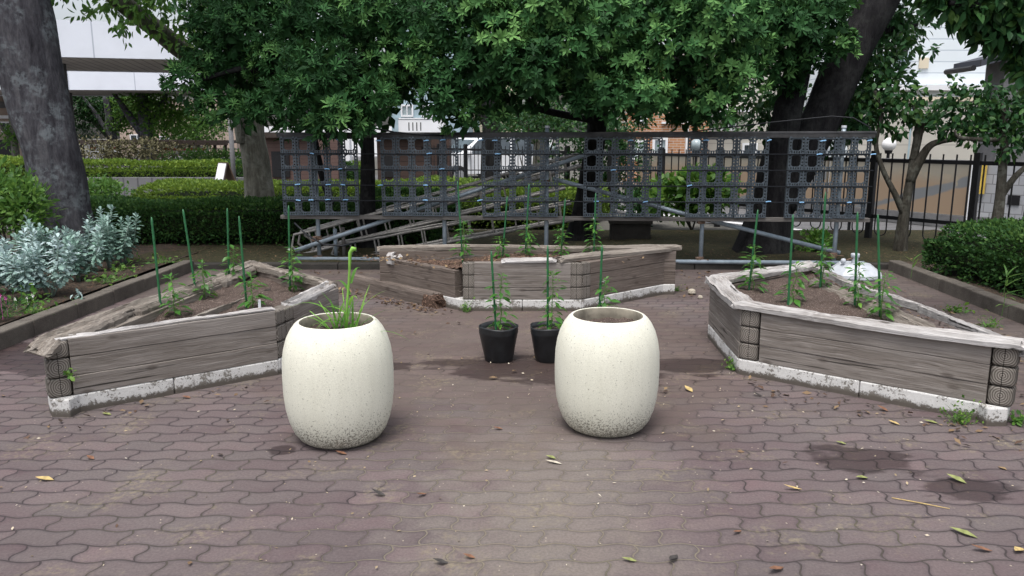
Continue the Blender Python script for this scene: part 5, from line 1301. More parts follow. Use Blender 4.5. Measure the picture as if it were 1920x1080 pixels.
far_tree('dark tree standing behind the olive bush at the middle of the screen', 1010, 19, .18, [(960, 215, 19, .8), (1010, 225, 19, .8), (1060, 215, 19, .9), (1110, 240, 19.5, .8), (940, 180, 19, .8), (1060, 170, 19, 1.0), (1180, 215, 20, .7), (1230, 205, 20, .55), (1330, 222, 20, .5), (1380, 235, 20, .5), (1150, 250, 20, .5)], .2, M['leaf_deep'], 97, .14)
tr = tree('bare_trunk', 'thick dark trunk in front of the white car', (at(918, 335, 17).x, 17, 0), [([Vector((at(918, 350, 17).x, 17, -.02)), at(920, 320, 17), at(922, 260, 17), at(918, 200, 17), at(905, 100, 17)], [.26, .21, .20, .18, .14]), ([at(922, 255, 17), at(905, 225, 17), at(890, 205, 17)], [.08, .07, .05])], M['bark_dark'])

# ------------------------------------------------------------------ iron fence along the street
def fence_run(label, s0, s1, n):
    a, b = along(s0, 0), along(s1, 0); L = (b - a).length; rz = math.atan2((b - a).y, (b - a).x)
    t = thing('iron_fence', label, 'fence', a, 'runs of the black iron fence', rz=rz)
    m_ = MB(); m_.box((0, 0, .64), (.075, .075, 1.32)); m_.build('post', M['iron'], t, bevel=.004)
    m_ = MB(); m_.box((L / 2, 0, 1.17), (L - .08, .045, .05)); m_.build('top_rail', M['iron'], t)
    m_ = MB(); m_.box((L / 2, 0, .40), (L - .08, .045, .05)); m_.build('bottom_rail', M['iron'], t)
    for i in range(n):
        x = L * (i + .5) / n; m_ = MB(); m_.tube([(x, 0, .40), (x, 0, 1.27)], .0105, 6); m_.build('picket', M['iron'], t)
        if i % 2 == 0:
            x2 = L * (i + 1.5) / n; pts = [(x, 0, .40)] + [((x + x2) / 2 - math.cos(a_) * (x2 - x) / 2, 0, .22 - math.sin(a_) * .08) for a_ in [math.pi * k / 8 for k in range(9)]] + [(x2, 0, .40)]
            m_ = MB(); m_.tube(pts, .009, 6); m_.build('loop', M['iron'], t)
FL = ['run of black iron fence nearest, at the right edge', 'run of black iron fence in front of the tiled wall', 'run of black iron fence before the painted hoarding', 'run of black iron fence behind the right end of the screen',
      'run of black iron fence seen between the leaning trunks', 'run of black iron fence behind the fifth tray panel', 'run of black iron fence in front of the brick house', 'run of black iron fence behind the bushes at mid screen', 'run of black iron fence before the dark bush',
      'run of black iron fence right of the white car', 'run of black iron fence crossing the white car', 'farthest run of black iron fence left of the white car']
step_ = 1.37
for i, lab in enumerate(FL): fence_run(lab, -.04 + i * step_, -.04 + (i + 1) * step_, 8)
def globe_lamp(label, p, r=.13, mat='globe'):
    t = thing('globe_lamp', label, 'lamp', (p.x, p.y, p.z - 1.5), 'white globe lamps along the street'); m_ = MB(); n = 12
    m_.lathe([(max(.001, r * math.sin(math.pi * k / n)), 1.5 - r * math.cos(math.pi * k / n)) for k in range(n + 1)], 24); m_.build('globe', M[mat], t, smooth=True)
    m_ = MB(); m_.tube([(0, 0, -(p.z - 1.5)), (0, 0, 1.5 - r)], .03, 10); m_.lathe([(.0, 1.5 - r - .04), (.06, 1.5 - r - .04), (.07, 1.5 - r + .02)], 16); m_.build('pole', M['iron'], t)
globe_lamp('white globe lamp above the fence near the forked tree', at(1667, 271, 14.8), .125)
globe_lamp('white globe lamp seen through the fifth tray panel', at(1306, 272, 16.6), .13, 'pale_glass')
globe_lamp('small white globe lamp seen through the third tray panel', at(1036, 278, 21), .10, 'pale_glass')

# ------------------------------------------------------------------ across the street: hoarding, tiled wall, houses
hz = math.atan2(fd.y, fd.x)
def street_box(name, label, cat, s0, s1, off, z0, z1, depth, mat, parts=True, group=None):
    a = along(s0, off); L = s1 - s0; t = thing(name, label, cat, a, group, rz=hz)
    m_ = MB(); m_.box((L / 2, -depth / 2, (z0 + z1) / 2), (L, depth, z1 - z0)); m_.build('wall', mat, t)
    return t, L
def hoarding(label, s0, s1, off):
    t, L = street_box('hoarding', label, 'hoarding', s0, s1, off, .22, 1.08, .05, M['mural'], group='hoarding boards across the street')
    m_ = MB(); m_.box((L / 2, .0, .11), (L, .10, .20)); m_.build('footing', M['wall_grey'], t)
    m_ = MB(); m_.box((L / 2, -.02, 1.10), (L, .09, .03)); m_.build('cap', M['wall_grey'], t)
hoarding('faded painted hoarding board behind the forked tree', 2.84, 5.4, 3.0)
hoarding('faded painted hoarding board behind the right tray panel', 5.44, 8.0, 3.0)
hoarding('plain end of the painted hoarding behind the leaning tree', 8.04, 10.6, 3.0)
t, L = street_box('block_wall', 'grey square tiled wall with a small dark grille at the right edge', 'wall', -3.4, 2.68, 3.0, .22, 1.08, .25, M['tiles'])
m_ = MB(); m_.box((5.55, .004, .52), (.17, .03, .15)); m_.build('grille', M['iron'], t)
m_ = MB(); m_.box((3.04, -.12, .11), (6.06, .32, .21)); m_.build('footing', M['wall_grey'], t)
m_ = MB(); q = along(2.76, 3.0); m_.box((0, 0, .56), (.09, .16, 1.08), Matrix.Rotation(hz, 3, 'Z')); m_.own('white_post', M['white_paint'], 'white upright post between hoarding and tiled wall', 'post', loc=(q.x, q.y, 0), bevel=.01)
m_ = MB(); m_.box((0, 0, .0), (.07, .03, .5), Matrix.Rotation(hz, 3, 'Z')); q = along(2.62, 2.96); m_.own('sign_strip', M['yellow'], 'narrow yellow strip sign on the end of the tiled wall', 'sign', loc=(q.x, q.y, .84))
t = thing('street_marker', 'small blue and yellow marker low behind the fence', 'marker', at(1592, 412, 12.6)); m_ = MB(); m_.box((0, 0, 0), (.16, .03, .07)); m_.build('blue_plate', M['cyan'], t)
m_ = MB(); m_.box((.13, 0, -.005), (.08, .03, .07)); m_.build('yellow_plate', M['yellow'], t); m_ = MB(); m_.box((0.02, .03, -.12), (.04, .03, .3)); m_.build('stand', M['iron'], t)
def windows(t, L, lst, name='window', depth=0.0, frame='white_paint', glass='glass'):
    for x0, x1, z0, z1 in lst:
        m_ = MB(); w_ = .07; y = .02
        for bx_ in ((x0, z0, x0 + w_, z1), (x1 - w_, z0, x1, z1), (x0 + w_, z0, x1 - w_, z0 + w_), (x0 + w_, z1 - w_, x1 - w_, z1), ((x0 + x1) / 2 - .025, z0 + w_, (x0 + x1) / 2 + .025, z1 - w_)):
            m_.box(((bx_[0] + bx_[2]) / 2, y, (bx_[1] + bx_[3]) / 2), (bx_[2] - bx_[0], .08, bx_[3] - bx_[1]))
        f = m_.build(name, M[frame], t)
        m_ = MB(); m_.box(((x0 + x1) / 2, .008, (z0 + z1) / 2), (x1 - x0 - .02, .02, z1 - z0 - .02)); m_.build('pane', M[glass], f)
def facing_house(name, label, px0, px1, Y, z1, mat, depth=6, cat='house', roof=None, rz=0.0):
    a, b = at(px0, 255, Y), at(px1, 255, Y); a.z = 0; L = (b - a).length
    t = thing(name, label, cat, a, None, rz=rz); m_ = MB(); m_.box((L / 2, depth / 2, z1 / 2), (L, depth, z1)); m_.build('wall', mat, t)
    return t, L, FPX / Y
def fpane(t, Y, lst, px0, frame='white_paint', glass='glass', name='window'):
    """windows given in photo pixels on a wall that faces the camera"""
    a = at(px0, 255, Y)
    for x0, y0, x1, y1 in lst:
        p, q = at(x0, y1, Y), at(x1, y0, Y); X0, X1, Z0, Z1 = p.x - a.x, q.x - a.x, p.z, q.z; m_ = MB(); w_ = min(.07, (X1 - X0) * .18)
        for bx_ in ((X0, Z0, X0 + w_, Z1), (X1 - w_, Z0, X1, Z1), (X0 + w_, Z0, X1 - w_, Z0 + w_), (X0 + w_, Z1 - w_, X1 - w_, Z1), ((X0 + X1) / 2 - .02, Z0 + w_, (X0 + X1) / 2 + .02, Z1 - w_)):
            m_.box(((bx_[0] + bx_[2]) / 2, -.03, (bx_[1] + bx_[3]) / 2), (bx_[2] - bx_[0], .08, bx_[3] - bx_[1]))
        f = m_.build(name, M[frame], t); m_ = MB(); m_.box(((X0 + X1) / 2, -.005, (Z0 + Z1) / 2), (X1 - X0 - .02, .02, Z1 - Z0 - .02)); m_.build('pane', M[glass], f)
def frect(t, Y, px0, x0, y0, x1, y1, name, mat, proud=.03, th=.06):
    a = at(px0, 255, Y); p, q = at(x0, y1, Y), at(x1, y0, Y); m_ = MB(); m_.box(((p.x + q.x) / 2 - a.x, -proud, (p.z + q.z) / 2), (q.x - p.x, th, q.z - p.z)); return m_.build(name, M[mat], t)
# white sided house, upper right
t, L, k = facing_house('white_house', 'tall white house with lap siding and a beige tiled ground floor, upper right', 1580, 2120, 21, 7.5, M['siding'], 7, rz=0)
frect(t, 21, 1580, 1584, 190, 1990, 330, 'ground_floor_wall', 'beige_wall', .04, .10)
frect(t, 21, 1580, 1584, 160, 1990, 170, 'ledge', 'white_paint', .10, .22); frect(t, 21, 1580, 1584, 182, 1990, 190, 'string_course', 'cream_wall', .08, .16)
fpane(t, 20.85, [(1740, 235, 1762, 300), (1645, 262, 1680, 282)], 1580); fpane(t, 20.95, [(1640, 40, 1672, 110)], 1580)
frect(t, 20.9, 1580, 1699, 190, 1708, 320, 'drainpipe', 'bluegrey', .05, .1)
frect(t, 20.95, 1580, 1722, 108, 1741, 128, 'sign_plate', 'cream_wall', .03, .05)
for i in range(9): frect(t, 20.6, 1580, 1655 + i * 6, 40, 1656.5 + i * 6, 100, 'baluster', 'iron', .03, .03)
frect(t, 20.6, 1580, 1652, 36, 1706, 40, 'balcony_rail', 'iron', .03, .05)
frect(t, 20.6, 1580, 1650, 100, 1708, 112, 'balcony_slab', 'bluegrey', -.1, .5)
# small roof at right edge
q = at(1830, 112, 17); t = thing('small_house', 'grey walled house with a dark sloping roof at the right edge', 'house', (q.x, 17, 0))
p0, p1 = at(1838, 112, 17), at(2010, 66, 17); b = p1 - p0
m_ = MB(); m_.add([(0, 0, p0.z), (b.x, 0, p1.z), (b.x, 1.0, p1.z), (0, 1.0, p0.z), (0, 0, p0.z - .14), (b.x, 0, p1.z - .14), (b.x, 1.0, p1.z - .14), (0, 1.0, p0.z - .14)], [(0, 1, 2, 3), (7, 6, 5, 4), (0, 4, 5, 1), (1, 5, 6, 2), (2, 6, 7, 3), (3, 7, 4, 0)])
m_.build('roof', M['roof_dark'], t).location.x = p0.x - q.x
m_ = MB(); m_.add([(.75, .2, 0), (2.4, .2, 0), (2.4, .9, 0), (.75, .9, 0), (.75, .2, p0.z + .05), (2.4, .2, p1.z - .15), (2.4, .9, p1.z - .15), (.75, .9, p0.z + .05)], [(3, 2, 1, 0), (4, 5, 6, 7), (0, 1, 5, 4), (1, 2, 6, 5), (2, 3, 7, 6), (3, 0, 4, 7)]); m_.build('wall', M['wall_grey'], t)
m_ = MB(); m_.tube([(-.06, -.05, p0.z - .17), (-.06, 1.0, p0.z - .17)], .06, 8); m_.build('gutter', M['iron'], t)
# brick house seen through the screen
t, L, k = facing_house('brick_house', 'orange brick house with white window frames behind the iron fence', 1176, 1296, 24, 3.4, M['brick'], 3)
fpane(t, 23.95, [(1180, 262, 1212, 300), (1222, 258, 1252, 300), (1190, 205, 1214, 232)], 1176, glass='pale_glass')
frect(t, 23.9, 1176, 1283, 200, 1292, 320, 'drainpipe', 'white_paint', .05, .1); frect(t, 23.9, 1176, 1240, 228, 1282, 232, 'ledge', 'white_paint', .05, .1)
t, L, k = facing_house('pale_house', 'pale tiled house beside the brick house, behind the leaning tree', 1302, 1480, 25, 4.5, M['beige_wall'], 3)
fpane(t, 24.95, [(1310, 215, 1340, 245), (1350, 215, 1380, 245), (1390, 268, 1420, 292)], 1302, glass='glass')
frect(t, 24.9, 1302, 1304, 203, 1400, 210, 'canopy', 'white_paint', .1, .6)
t, L, k = facing_house('cream_house', 'cream rendered house beyond the white car', 862, 960, 38, 6, M['cream_wall'], 6)
fpane(t, 37.9, [(843 + 22, 222, 878, 240)], 862); frect(t, 37.9, 862, 895, 215, 899, 330, 'drainpipe', 'bluegrey', .05, .1)
frect(t, 37.6, 862, 866, 246, 878, 256, 'awning', 'red', .3, .6)
t, L, k = facing_house('white_apartments', 'white building with a slotted balcony front above the screen', 735, 862, 34, 6.5, M['bluegrey'], 6)
frect(t, 33.4, 735, 748, 224, 838, 262, 'balcony_front', 'white_paint', .0, .15); frect(t, 33.4, 735, 748, 220.5, 838, 223, 'hand_rail', 'white_paint', .05, .08)
for x in (767, 774.5, 782, 789.5): frect(t, 33.38, 735, x, 229, x + 1.6, 245, 'slot', 'iron', .066, .02)
fpane(t, 33.9, [(752, 196, 775, 219), (790, 196, 815, 219)], 735, glass='pale_glass'); frect(t, 33.4, 735, 739, 220, 747, 262, 'drainpipe', 'bluegrey', .05, .12)
m_ = MB(); a = at(835, 255, 60); m_.box((0, 0, 1.1), (22, .3, 2.2)); m_.own('white_wall', M['white_paint'], 'long white wall far behind the white car', 'wall', loc=(a.x - 3, 60, 0))
# tan building far left
t, L, k = facing_house('tan_building', 'tan apartment building glimpsed left of the big trunk', -160, 62, 44, 9, M['tan_wall'], 2.5, cat='building')
frect(t, 43.5, -160, -40, 190, 60, 202, 'balcony_front', 'wall_grey', .2, .3); frect(t, 43.5, -160, -20, 216, 60, 222, 'hand_rail', 'white_paint', .2, .1)
fpane(t, 43.9, [(-20, 150, 10, 180), (20, 150, 50, 180), (5, 228, 22, 250)], -160)
frect(t, 43.8, -160, 2, 262, 26, 312, 'doorway', 'iron', .02, .06)
t, L, k = facing_house('tan_building', 'tan building partly hidden behind the park trees', 225, 440, 62, 4.2, M['tan_wall'], 8, cat='building')
fpane(t, 61.9, [(300, 255, 318, 268), (245, 252, 270, 266), (335, 252, 360, 268)], 225)
# elevated walkway
def deck(label, p0, p1, px0, px1, Ya, Yb, zb, zt, depth, frac):
    a, b = at(px0, 100, Ya), at(px1, 100, Yb); a.z = b.z = 0; L = (b - a).length; rz = math.atan2((b - a).y, (b - a).x)
    t = thing('elevated_walkway', label, 'walkway', a, 'white elevated walkways', rz=rz)
    m_ = MB(); m_.box((L / 2, 0, (zb + zt) / 2), (L, .16, zt - zb)); m_.build('parapet', M['fascia'], t)
    m_ = MB(); m_.box((L / 2, depth, (zb + zt) / 2), (L, .16, zt - zb)); m_.build('parapet', M['fascia'], t)
    m_ = MB(); m_.box((L / 2, depth / 2, zb + .08), (L, depth - .18, .12)); m_.build('soffit', M['soffit'], t)
    for x in (L * frac, L * .93): m_ = MB(); m_.tube([(x, depth / 2, 0), (x, depth / 2, zb + .03)], .32, 20); m_.build('column', M['wall_grey'], t, smooth=True)
    m_ = MB(); m_.box((L * .62, depth * .45, zb + .015), (.5, .14, .03)); m_.build('light_fitting', M['globe'], t)
    return t
zA = at(0, 104, 24).z; zB2 = at(0, 33, 24).z
deck('upper white walkway with brown boarded underside, nearest', 0, 0, -260, 640, 23.2, 26.6, zA, zB2, 5.6, .315)
zC = at(0, 168, 38).z; zD = at(0, 118, 38).z
deck('farther white walkway seen below the first one', 0, 0, -260, 620, 37.5, 39.2, zC, zD, 6.0, .35)
m_ = MB(); m_.box((2.2, 0, .25), (4.6, .2, .5)); q = at(165, 300, 19.6); m_.own('low_wall', M['slatwall'], 'low grey wall of upright boards below the bright hedge', 'wall', loc=(q.x - .2, 19.6, 0))
# bicycle shelter
def shelter(label, px0, px1, Y, pys, np_):
    a, b = at(px0, 255, Y), at(px1, 255, Y); a.z = 0; L = b.x - a.x; t = thing('bicycle_shelter', label, 'shelter', a, 'brown roofed bicycle shelters'); zr = at(px0, pys, Y).z
    m_ = MB(); m_.box((L / 2, .9, zr), (L + .4, 2.2, .12)); m_.box((L / 2, -.22, zr - .03), (L + .42, .06, .2)); m_.build('roof', M['brown'], t)
    for i in range(np_): m_ = MB(); x = L * i / (np_ - 1); m_.box((x, .1, zr / 2), (.10, .10, zr - .1)); m_.build('post', M['brown'], t)
    m_ = MB(); m_.box((L / 2, 1.7, .95), (L, .05, .05)); m_.build('rail', M['white_paint'], t)
    for i in range(max(2, np_ - 2)):
        x = L * (i + .6) / np_; m_ = MB(); m_.box((x, -.02, zr - .32), (.50, .02, .34)); f = m_.build('hanging_sign', M['white_paint'], t)
        m_ = MB(); m_.box((x, -.035, zr - .30), (.26, .01, .10)); m_.build('red_mark', M['red'], f)
shelter('left brown bicycle shelter half hidden by the big trunk', 150, 300, 36, 265, 4)
shelter('right brown bicycle shelter with white signs on its eaves', 300, 420, 33, 266, 7)
def bicycle(label, p, rz, seat='iron'):
    t = thing('bicycle', label, 'bicycle', p, 'bicycles parked in the shelter', rz=rz)
    for x in (-.5, .5):
        m_ = MB(); m_.tube([(x + .32 * math.cos(a), 0, .33 + .32 * math.sin(a)) for a in [2 * math.pi * k / 16 for k in range(17)]], .02, 5); w_ = m_.build('wheel', M['tyre'], t)
    m_ = MB()
    for p_, q_ in (((-.5, 0, .33), (-.1, 0, .35)), ((-.1, 0, .35), (-.2, 0, .8)), ((-.5, 0, .33), (-.18, 0, .7)), ((-.1, 0, .35), (.38, 0, .75)), ((-.18, 0, .72), (.36, 0, .82)), ((.5, 0, .33), (.34, 0, .95))): m_.tube([p_, q_], .018, 6)
    m_.build('frame', M['rim'], t); m_ = MB(); m_.box((-.22, 0, .84), (.24, .13, .06)); m_.build('saddle', M[seat], t); m_ = MB(); m_.tube([(.2, -.25, .98), (.34, 0, .98), (.2, .25, .98)], .015, 6); m_.build('handlebar', M['iron'], t)
    m_ = MB(); m_.box((.58, 0, .78), (.28, .3, .2)); m_.build('basket', M['iron'], t)
for i, (px, Y, lab) in enumerate([(175, 37, 'bicycle parked between the big trunk and the forked park tree'), (245, 34, 'bicycle parked in the shelter left of the straight park tree'), (315, 34, 'bicycle parked right of the straight park tree'), (345, 34, 'bicycle parked under the white eaves signs')]):
    q = at(px, 255, Y); bicycle(lab, (q.x, Y, 0), 1.1 + .2 * i)
# sandwich board
q = at(420, 333, 17.5); t = thing('sandwich_board', 'white and brown folding sandwich board behind the hedge', 'sign board', (q.x, 17.5, .06), rz=.8); t.scale = (.8, .8, .85)
m_ = MB(); m_.bar((-.16, 0, .45), (.0, 0, 1.02), .55, .02); m_.build('front_board', M['brown'], t); m_ = MB(); m_.bar((-.178, 0, .47), (-.018, 0, 1.0), .46, .012); m_.build('white_sheet', M['white_paint'], t)
m_ = MB(); m_.bar((.22, 0, .45), (.02, 0, 1.02), .55, .02); m_.build('rear_board', M['rust'], t)
for sx, sy in ((-.3, -.25), (-.3, .25), (.4, -.25), (.4, .25)): m_ = MB(); m_.bar((sx, sy, 0), (sx * .52, sy, .46), .03, .03); m_.build('leg', M['brown'], t)
m_ = MB(); q = at(439, 340, 19); m_.tube([(0, 0, 0), (0, 0, 2.0)], .055, 12); m_.own('concrete_post', M['wall_grey'], 'pale grey upright post left of the pale trunk', 'post', loc=(q.x, 19, 0), smooth=True)
# brown kiosk and wall behind the left of the screen
t, L, k = facing_house('kiosk', 'pink brown kiosk behind the left end of the screen', 497, 578, 21, at(0, 252, 21).z, M['pink_wall'], .5, cat='kiosk')
frect(t, 20.9, 497, 490, 248, 584, 258, 'roof_edge', 'brown', .1, .3); frect(t, 20.95, 497, 512, 284, 542, 332, 'doorway', 'iron', .02, .06)
t, L, k = facing_house('brown_building', 'brown clad low building behind the second tray panel', 706, 796, 22, at(0, 254, 22).z, M['brown_wall'], .7, cat='building')
frect(t, 21.9, 706, 700, 250, 800, 258, 'roof_edge', 'brown', .1, .3); frect(t, 21.95, 706, 718, 292, 738, 332, 'doorway', 'iron', .02, .06)
m_ = MB(); q = at(643, 300, 24); m_.box((0, 0, .75), (.5, .3, 1.5)); m_.own('white_pillar', M['white_paint'], 'pale pillar between the two brown buildings', 'pillar', loc=(q.x, 24, 0), bevel=.02)

# ------------------------------------------------------------------ cars
def car(label, p, rz, body='car_white'):
    t = thing('car', label, 'car', p, 'cars parked beyond the fence', rz=rz)
    prof = [(-1.95, .35), (-2.0, .62), (-1.93, .86), (-1.75, 1.42), (-1.2, 1.53), (.0, 1.52), (.55, 1.40), (1.18, .98), (1.80, .86), (2.0, .64), (1.98, .36)]
    def sec(y, k): return [(x, y, z if z < .9 else .9 + (z - .9) * k) for x, z in prof]
    rows = [[(x, y, z) for x, z in prof] for y in ()]
    vs = []; n = len(prof)
    ys = [(-.82, .97, 1), (-.84, .99, .0), (-.62, 1.0, 1.0), (.62, 1.0, 1.0), (.82, .97, 1)]
    m_ = MB(); R_ = []
    for y, sx, top in ((-.62, 1, 1), (.62, 1, 1)): R_.append([(x * sx, y, z) for x, z in prof])
    low = lambda y: [(x, y, min(z, .92)) for x, z in prof]
    rows = [low(-.84), R_[0], R_[1], low(.84)]
    for r in rows: vs += r
    fs = []
    for r in range(3):
        for i in range(n - 1): a = r * n + i; fs.append((a, a + 1, a + n + 1, a + n))
    fs += [tuple(range(n)), tuple(3 * n + i for i in reversed(range(n)))]
    m_.add(vs, fs); m_.build('body', M[body], t, bevel=.04, seg=3)
    def glass(name, pts):
        m_ = MB(); m_.add(pts, [tuple(range(len(pts)))]); m_.build(name, M['glass'], t)
    for s_ in (-1, 1):
        yv = lambda z: s_ * (.84 - (z - .92) / .6 * .22 + .012)
        for nm, (x0, x1, x2, x3) in (('side_window', (-1.62, -.60, -.60, -1.55)), ('side_window', (-.52, .98, .50, -.52))):
            z0, z1 = .96, 1.40; glass(nm, [(x0, yv(z0), z0), (x1, yv(z0), z0), (x2, yv(z1), z1), (x3, yv(z1), z1)])
        for x in (-1.25, 1.25):
            m_ = MB(); m_.lathe([(0, -.1), (.26, -.1), (.31, -.07), (.31, .07), (.26, .1), (0, .1)], 24); w_ = m_.build('wheel', M['tyre'], t); w_.location = (x, s_ * .78, .31); w_.rotation_euler = (math.pi / 2, 0, 0)
            m_ = MB(); m_.lathe([(0, -.115), (.19, -.11), (.19, .11), (0, .115)], 20); m_.build('rim', M['rim'], w_)
        m_ = MB(); m_.box((1.9, s_ * .62, .74), (.12, .3, .12)); m_.build('headlight', M['pale_glass'], t, bevel=.02)
        m_ = MB(); m_.box((.92, s_ * .95, 1.0), (.12, .2, .13)); m_.build('mirror', M[body], t, bevel=.03)
    glass('windscreen', [(1.14, -.70, 1.02), (1.14, .70, 1.02), (.60, .60, 1.385), (.60, -.60, 1.385)])
    m_ = MB(); m_.box((1.99, 0, .5), (.05, 1.2, .16)); m_.build('grille', M['iron'], t, bevel=.02)
    return t
q = at(880, 255, 25.5); car('white hatchback parked nearest beyond the fence', (q.x + .5, 25.5, 0), R(205))
q = at(838, 255, 29.5); car('white car parked behind the hatchback', (q.x + .2, 29.5, 0), R(195))
m_ = MB(); q = at(855, 266, 33); m_.box((0, 0, 0), (2.0, .06, .34)); m_.box((-.9, .05, -.7), (.08, .08, 1.4)); m_.box((.9, .05, -.7), (.08, .08, 1.4)); m_.own('blue_sign', M['blue'], 'blue panel board behind the white cars', 'sign', loc=(q.x + .3, 33, q.z))

# ------------------------------------------------------------------ leaves on the ground
def leaf_fallen(label, px, py, L, wd, rz, mat, curl, z=0.004):
    p = gnd(px, py); V, F = t_smooth(wd, fold=.2, droop=-curl); m_ = MB(); vs = V * L; vs[:, 1] -= L / 2
    m_.add([tuple(v) for v in vs], [tuple(f) for f in F]); mn = min(v[2] for v in m_.v); m_.v = [(x, y, zz - mn) for x, y, zz in m_.v]
    m_.own('fallen_leaf', M[mat], label, 'leaf', 'leaves fallen on the paving', loc=(p.x, p.y, z), rz=rz, smooth=True)
for a in [('yellow fallen leaf at the left of the paving', 84, 901, .085, .42, 1.5, 'dead_tan', .15), ('green grey fallen leaf near the lower right corner', 1806, 1002, .10, .35, .8, 'dead_green', .1), ('long brown curled leaf right of the lower right stain', 1486, 919, .085, .25, 1.6, 'dead_tan', .3),
          ('green leaf lying right of the wet patch', 1616, 898, .06, .5, 1.7, 'dead_green', .15), ('pale green leaf at the edge of the wet patch', 1793, 902, .085, .5, .7, 'dead_green', .2), ('dark curled leaf under the gap between planters', 710, 930, .06, .5, 1.5, 'dead_dark', .5), ('brown leaf beside the dark curled leaf', 790, 931, .06, .35, 2.4, 'dead_brown', .4),
          ('light green leaf below the right planter', 1033, 860, .05, .55, 1.2, 'dead_green', .2), ('pale feather like leaf under the right planter', 1038, 869, .085, .25, 1.2, 'stone', .1), ('rust red leaf between the planters', 934, 806, .05, .5, 1.7, 'dead_brown', .3), ('rust leaf at the foot of the left planter', 640, 852, .06, .4, 1.3, 'dead_brown', .2),
          ('dark green long leaf at the bottom edge', 1262, 1052, .09, .3, 2.6, 'dead_dark', .3), ('pale green leaf at the bottom edge', 1180, 1053, .055, .4, 1.4, 'dead_green', .2), ('brown pointed leaf near the bottom right', 1382, 1001, .06, .3, 2.3, 'dead_brown', .3), ('brown leaf at bottom edge right of centre', 1455, 1072, .085, .35, 2.2, 'dead_brown', .3),
          ('cream torn leaf on the dry paving right of the right planter', 1291, 733, .07, .6, .5, 'dead_tan', .3), ('dark curled leaf on the paving near the right bed', 1420, 743, .06, .5, 1.5, 'dead_dark', .4), ('brown leaf at the foot of the right bed', 1655, 770, .06, .6, .9, 'dead_brown', .4), ('tan leaf below the right bed', 1676, 795, .06, .4, .8, 'dead_tan', .2),
          ('orange brown leaf at the foot of the left bed', 350, 747, .055, .5, 1.4, 'dead_brown', .2), ('yellow green leaf near the corner of the left bed', 200, 778, .06, .45, 1.3, 'dead_green', .1), ('orange leaf left of the left planter', 170, 861, .045, .6, 1.2, 'dead_brown', .3), ('small pink brown leaf at the bottom', 880, 1047, .045, .5, 1.4, 'dead_brown', .3),
          ('grey curled leaf at the bottom near the middle', 826, 1058, .055, .5, 1.7, 'dead_dark', .4), ('brown leaf near the right edge at the bottom', 1840, 1034, .08, .35, 1.5, 'dead_brown', .3), ('tan leaf at the lower right edge', 1910, 1035, .07, .5, 2.2, 'dead_tan', .2), ('olive leaf on the dirt below the right bed', 1745, 793, .075, .4, 1.0, 'dead_green', .1),
          ('green grey leaf on the dirt in front of the right bed', 1577, 833, .05, .5, 1.3, 'dead_green', .2)]: leaf_fallen(*a)
def litter(name, label, pts, mats, sizes, seed, z):
    rg = np.random.RandomState(seed); n = len(pts); sets = []
    P = np.array(pts); P[:, 2] += rg.uniform(.002, .014, size=n)
    a = rg.uniform(0, 6.28, size=n); D = np.stack([np.cos(a), np.sin(a), rg.normal(size=n) * .25], 1)
    o = leaves(name, [scatter(t_leaf(.5, droop=-.1), P, D, rg.uniform(*sizes, size=n), Z=np.tile([0, 0, 1.0], (n, 1)) + rg.normal(size=(n, 3)) * .35, rg=rg)], mats, None, origin=(0, 0, 0))
    return tag(o, label, 'leaf litter', None, 'stuff')
M['litter'] = leafmat('dry_litter', (.035, .024, .018), (.10, .058, .038), (.26, .18, .095), .75, .05)
rg = np.random.RandomState(77); pts = []
for _ in range(800): pts.append((rg.uniform(2.66, 3.2) + rg.uniform(0, .75), rg.uniform(3.6, 8.5), 0.0))                # beside the right kerb
for _ in range(170): t_ = rg.uniform(); pts.append((-1.72 + t_ * 1.1 + rg.normal() * .05, 7.75 - t_ * 1.05 + rg.normal() * .05 - .08, 0))
for _ in range(260): pts.append((rg.uniform(-2.6, 4.2), 8.75 - abs(rg.normal()) * .18, 0))
for _ in range(70): pts.append((rg.uniform(1.5, 2.4), rg.uniform(7.3, 8.7), 0))
for _ in range(55): t_ = rg.uniform(); pts.append((1.5 + 1.1 * t_ - abs(rg.normal()) * .12, 4.8 - .92 * t_ - abs(rg.normal()) * .18, 0))
for _ in range(25): t_ = rg.uniform(); pts.append((-2.45 + t_ * .95, 4.0 + .75 * t_ - abs(rg.normal()) * .15, 0))
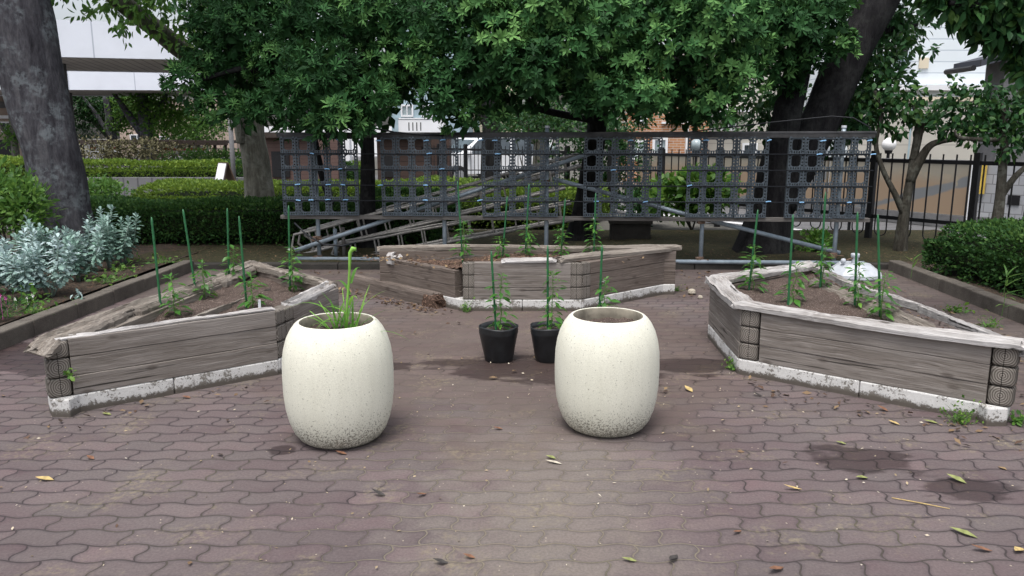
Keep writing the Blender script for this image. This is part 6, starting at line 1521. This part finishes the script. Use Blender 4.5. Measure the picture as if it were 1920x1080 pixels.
for _ in range(80): pts.append((rg.uniform(-3.3, 3.6), rg.uniform(2.4, 8.4), 0))
for _ in range(140): pts.append((rg.uniform(-3.4, 6.0), rg.uniform(9.1, 10.3), .05))
litter('leaf_litter', 'small dry brown leaves blown against the kerbs and beds', pts, M['litter'], (.02, .06), 1, 0)
rg = np.random.RandomState(78)
pts = [(rg.uniform(-2.6, 2.6), rg.uniform(2.5, 5.4), 0) for _ in range(300)]
M['flake'] = leafmat('seed_flake', (.20, .15, .08), (.38, .30, .19), (.62, .57, .46), .8, .05)
litter('seed_litter', 'pale crumbs and seed flakes scattered over the paving', pts, M['flake'], (.008, .022), 2, 0)
p_ = [(-1.1 - .6 * rg.uniform() ** 1.0 + .75 * t_, 7.45 - .6 * t_ + rg.normal() * .08, .375) for t_ in rg.uniform(size=150)]
p_ += [(rg.uniform(-1.0, 1.2), rg.uniform(7.0, 7.5), .385) for _ in range(120)]
litter('bed_litter', 'brown leaf bits on the soil of the middle bed', p_, M['litter'], (.02, .05), 3, 0)
for lab, px, py, r in (('pale round pebble on the dark ground right of the middle bed', 1297, 552, .04), ('small pale stone near the right kerb end', 1313, 560, .025)):
    q = gnd(px, py); m_ = MB(); n = 10; rr = random.Random(3); m_.lathe([(max(.001, r * math.sin(math.pi * k / n) * rr.uniform(.9, 1.1)), r * .75 * (1 - math.cos(math.pi * k / n))) for k in range(n + 1)], 16); m_.own('pebble', M['stone'], lab, 'stone', loc=(q.x, q.y, -.004), smooth=True)
tw = gnd(1723, 945); m_ = MB(); m_.tube([(-.09, .05, .004), (0, .0, .006), (.10, -.05, .004)], [.002, .0025, .0015], 5); m_.own('twig', M['dead_tan'], 'thin straight tan twig on the lower right paving', 'twig', loc=tw)
tw = gnd(872, 487, .38); m_ = MB(); m_.tube([(-.22, -.10, .01), (.0, .0, .04), (.2, .06, .03)], [.004, .005, .003], 5); m_.tube([(-.2, -.06, .01), (.1, .0, .035)], [.003, .003], 5); m_.own('twig', M['board'], 'bundle of grey sticks on the soil of the middle bed', 'twig', loc=tw)
